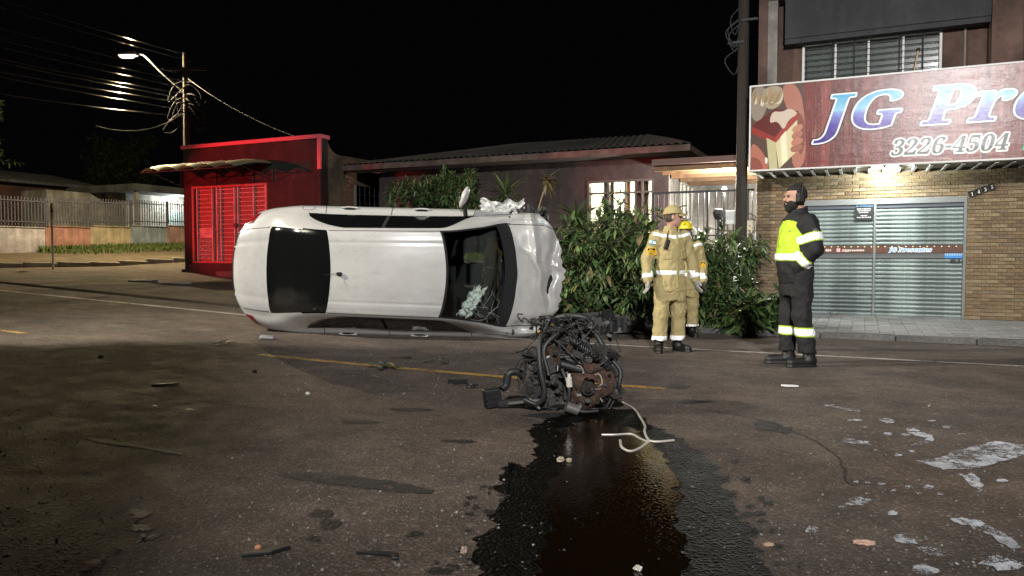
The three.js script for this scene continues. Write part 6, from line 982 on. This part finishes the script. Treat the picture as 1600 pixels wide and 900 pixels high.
  lay('plastic_shard', 'thin forked black plastic sliver on the lane', 'plastic shard', 592, 868, shard([[-.08, .004], [0, -.006], [.05, -.02], [.06, -.05], [.075, -.05], [.07, -.008], [.02, .008]], .006), plastic, .006, 0);
  lay('plastic_shard', 'broken black plastic corner beside the engine control box', 'plastic shard', 716, 600, shard([[-.07, .05], [-.05, .055], [.01, .0], [.08, -.01], [.07, -.03], [-.02, -.03], [-.06, .02]], .03), plastic, .006, .5);
  lay('plastic_shard', 'folded black rubber scrap near the engine control box', 'plastic shard', 738, 606, pebble(11, .045).scale(1.1, .7, .8), mat(.012, .012, .012, .6), .014);
  lay('plastic_shard', 'dark curled plastic flake on the left lane', 'plastic shard', 257, 603, shard([[-.09, -.02], [.08, .01], [.1, .03], [-.05, .01]], .01), mat(.05, .045, .04, .6), .006, .2);
  lay('plastic_shard', 'small black clip lying above the yellow line', 'plastic shard', 398, 582, pebble(12, .02), plastic, .012); lay('plastic_shard', 'small dark lump on the far lane', 'plastic shard', 157, 559, pebble(13, .022), plastic, .012);
  lay('plastic_shard', 'black broken bracket lying in the corner lot', 'plastic shard', 222, 444, shard([[-.3, 0], [-.12, .06], [.05, .03], [.3, .08], [.34, .02], [.05, -.05], [-.2, -.06]], .05), plastic, .04, .1); lay('plastic_shard', 'small grey trim piece lying in the corner lot', 'plastic shard', 283, 446, shard([[-.2, 0], [.1, .05], [.2, .02], [.0, -.04]], .03), mat(.25, .24, .22, .5), .03, .3);
  const lens = thing('broken_lens', 'broken wedge shaped lamp lens near the car tail', 'lamp lens', onGround(417, 531), .25); obj('shell', rbox(.17, .05, .09, .018, 0, .026, 0, .2, 0, -.1), phys(.25, .25, .25, .25, { clearcoat: .5 }), lens); obj('rim', rbox(.18, .012, .1, .005, 0, .006, 0), plastic, lens);
  lay('white_flake', 'white plastic flake on the road before the man', 'plastic flake', 1233, 605, shard([[-.06, 0], [.03, .03], [.07, .01], [-.01, -.02]], .008), mat(.6, .6, .58, .5), .008, -.4);
  // torn front end behind the engine
  const fe = thing('bumper_wreck', 'heap of torn bumper and radiator parts beside the crushed bonnet', 'wreckage', onGround(945, 520)), q = seeded(404), heap = [[], [], []];
  for (let k = 0; k < 60; k++) { const x = (q() - .5) * .75, z = (q() - .5) * .5, y = .03 + q() * .26 * (1 - Math.abs(x)); heap[k % 3].push(rbox(.05 + q() * .2, .02 + q() * .06, .03 + q() * .12, .008, x, y, z, q() * 3, q() * 3, q() * 3)); }
  obj('black_fragments', heap[0], plastic, fe); obj('grey_fragments', heap[1], mat(.09, .085, .08, .55), fe); obj('rusty_fragments', heap[2], mat(.13, .085, .06, .7, { map: blotches }), fe);
  obj('bumper_shell', gridSheet(24, 8, (u, v) => { const a = (u - .5) * 2.2; return V(.15 + .62 * Math.sin(a) * .8, .03 + .2 * v + .03 * n2(u * 5, v * 3), .28 * Math.cos(a) + .05 * n2(u * 7, 3)); }), Object.assign(mat(.02, .02, .021, .4), { side: THREE.DoubleSide }), fe);
  obj('trim_strip', tube([V(.1, .03, .28), V(.35, .05, .26), V(.55, .02, .22)], .012, 20, 6), mat(.4, .4, .4, .3, { metalness: .8 }), fe); obj('radiator_core', rbox(.34, .26, .03, .008, -.22, .2, .1, -.6, .4, .3), mat(.12, .12, .12, .5, { metalness: .5, bumpMap: clothBump, bumpScale: .004 }), fe); obj('white_scrap', gridSheet(6, 6, (u, v) => V(.22 + .1 * u, .05 + .16 * v, .12 + .05 * n2(u * 3, v * 3))), Object.assign(mat(.4, .42, .36, .7), { side: THREE.DoubleSide }), fe);
  const stakeP = onGround(921, 506); tag(obj('broken_stake', bar(stakeP.clone(), stakeP.clone().add(V(.02, .66, 0)), .018), barkM), 'thin broken stake standing upright before the fallen branches', 'stake');
  // fallen leaf sprays on the road
  const spray = (label, x, y, n, seed, len) => { const r2 = seeded(seed), ls = [], t = thing('leaf_spray', label, 'leaves', onGround(x, y)); for (let k = 0; k < n; k++) { const a = r2() * 6.28; ls.push({ p: V((r2() - .5) * .25, .015 + r2() * .05, (r2() - .5) * .15), dir: V(Math.cos(a), .15 * r2(), Math.sin(a)).normalize(), up: V(.2 * (r2() - .5), 1, .2 * (r2() - .5)), len: len * (.7 + r2() * .6), wid: len * .3, tone: r2() < .85 ? [.06, .12, .03] : [.3, .25, .1], bend: .15 }); } obj('leaves', leafCloud(ls), leafM, t); obj('twig', tube([V(-.12, .02, 0), V(0, .03, .02), V(.12, .02, -.02)], .005, 8, 5), barkM, t); };
  spray('green leaf spray lying on the yellow line', 603, 576, 15, 501, .13); spray('smaller green leaf spray just beyond the yellow line', 682, 568, 9, 502, .12); spray('dry leaf spray on the road near the car tail', 352, 539, 8, 503, .13); spray('scattered green leaves at the shop kerb', 1205, 494, 8, 504, .16); spray('green sprig lying at the foot of the shutters', 1305, 494, 6, 505, .14);
  tag(obj('leaf', leafCloud([{ p: onGround(578, 590, .01), dir: V(1, .05, .1).normalize(), up: V(0, 1, 0), len: .08, wid: .04, tone: [.28, .26, .08], bend: .1 }]), leafM), 'single yellowing leaf below the yellow line', 'leaf'); tag(obj('leaf', leafCloud([{ p: onGround(288, 642, .01), dir: V(1, .03, -.1).normalize(), up: V(0, 1, 0), len: .07, wid: .035, tone: [.4, .36, .2], bend: .1 }]), leafM), 'single pale dry leaf on the left lane', 'leaf'); tag(obj('leaf', leafCloud([{ p: onGround(236, 636, .01), dir: V(1, .03, .2).normalize(), up: V(0, 1, 0), len: .05, wid: .035, tone: [.2, .3, .16], bend: .1 }]), leafM), 'single small green leaf on the left lane', 'leaf');
  const tw = onGround(625, 560, .012); tag(obj('twig', tube([tw.clone().add(V(-.12, 0, .02)), tw, tw.clone().add(V(.12, .01, .03))], .012, 10, 6), barkM), 'short dark broken twig beyond the yellow line', 'twig');
  // cracks in the lot and the lane
  const crack = (list) => { const P = list.map(([x, y]) => onGround(x, y, .018)), n = 40, c = new THREE.CatmullRomCurve3(P); return gridSheet(n, 1, (u, v) => { const q = c.getPoint(u), t = c.getTangent(u), s = (.008 + .012 * Math.abs(n2(u * 9, P[0].x))) * (P[0].z < -9 ? 1.6 : .7); const x = q.x - t.z * s * (v - .5) + .02 * n2(u * 14, P[0].z), z = q.z + t.x * s * (v - .5) + .02 * n2(u * 11 + 4, P[0].x); return V(x, groundAt(x, z) + (across(x, z) > 9.7 && along(x, z) < -6.4 ? .062 : .0045), z); }); };
  const tar = mat(.02, .017, .014, .95, { side: THREE.DoubleSide });
  struct('road_crack', [crack([[60, 447], [100, 446], [150, 437], [200, 430]])], tar); struct('road_crack', [crack([[116, 455], [128, 449], [150, 441], [190, 433]])], tar); struct('road_crack', [crack([[0, 590], [120, 600], [260, 622], [420, 640]])], tar); struct('road_crack', [crack([[1090, 640], [1180, 655], [1290, 700], [1330, 760]])], tar);
}
scene.traverse((o) => { if (o.isMesh) { o.castShadow = true; o.receiveShadow = true; } });
renderer.render(scene, camera);
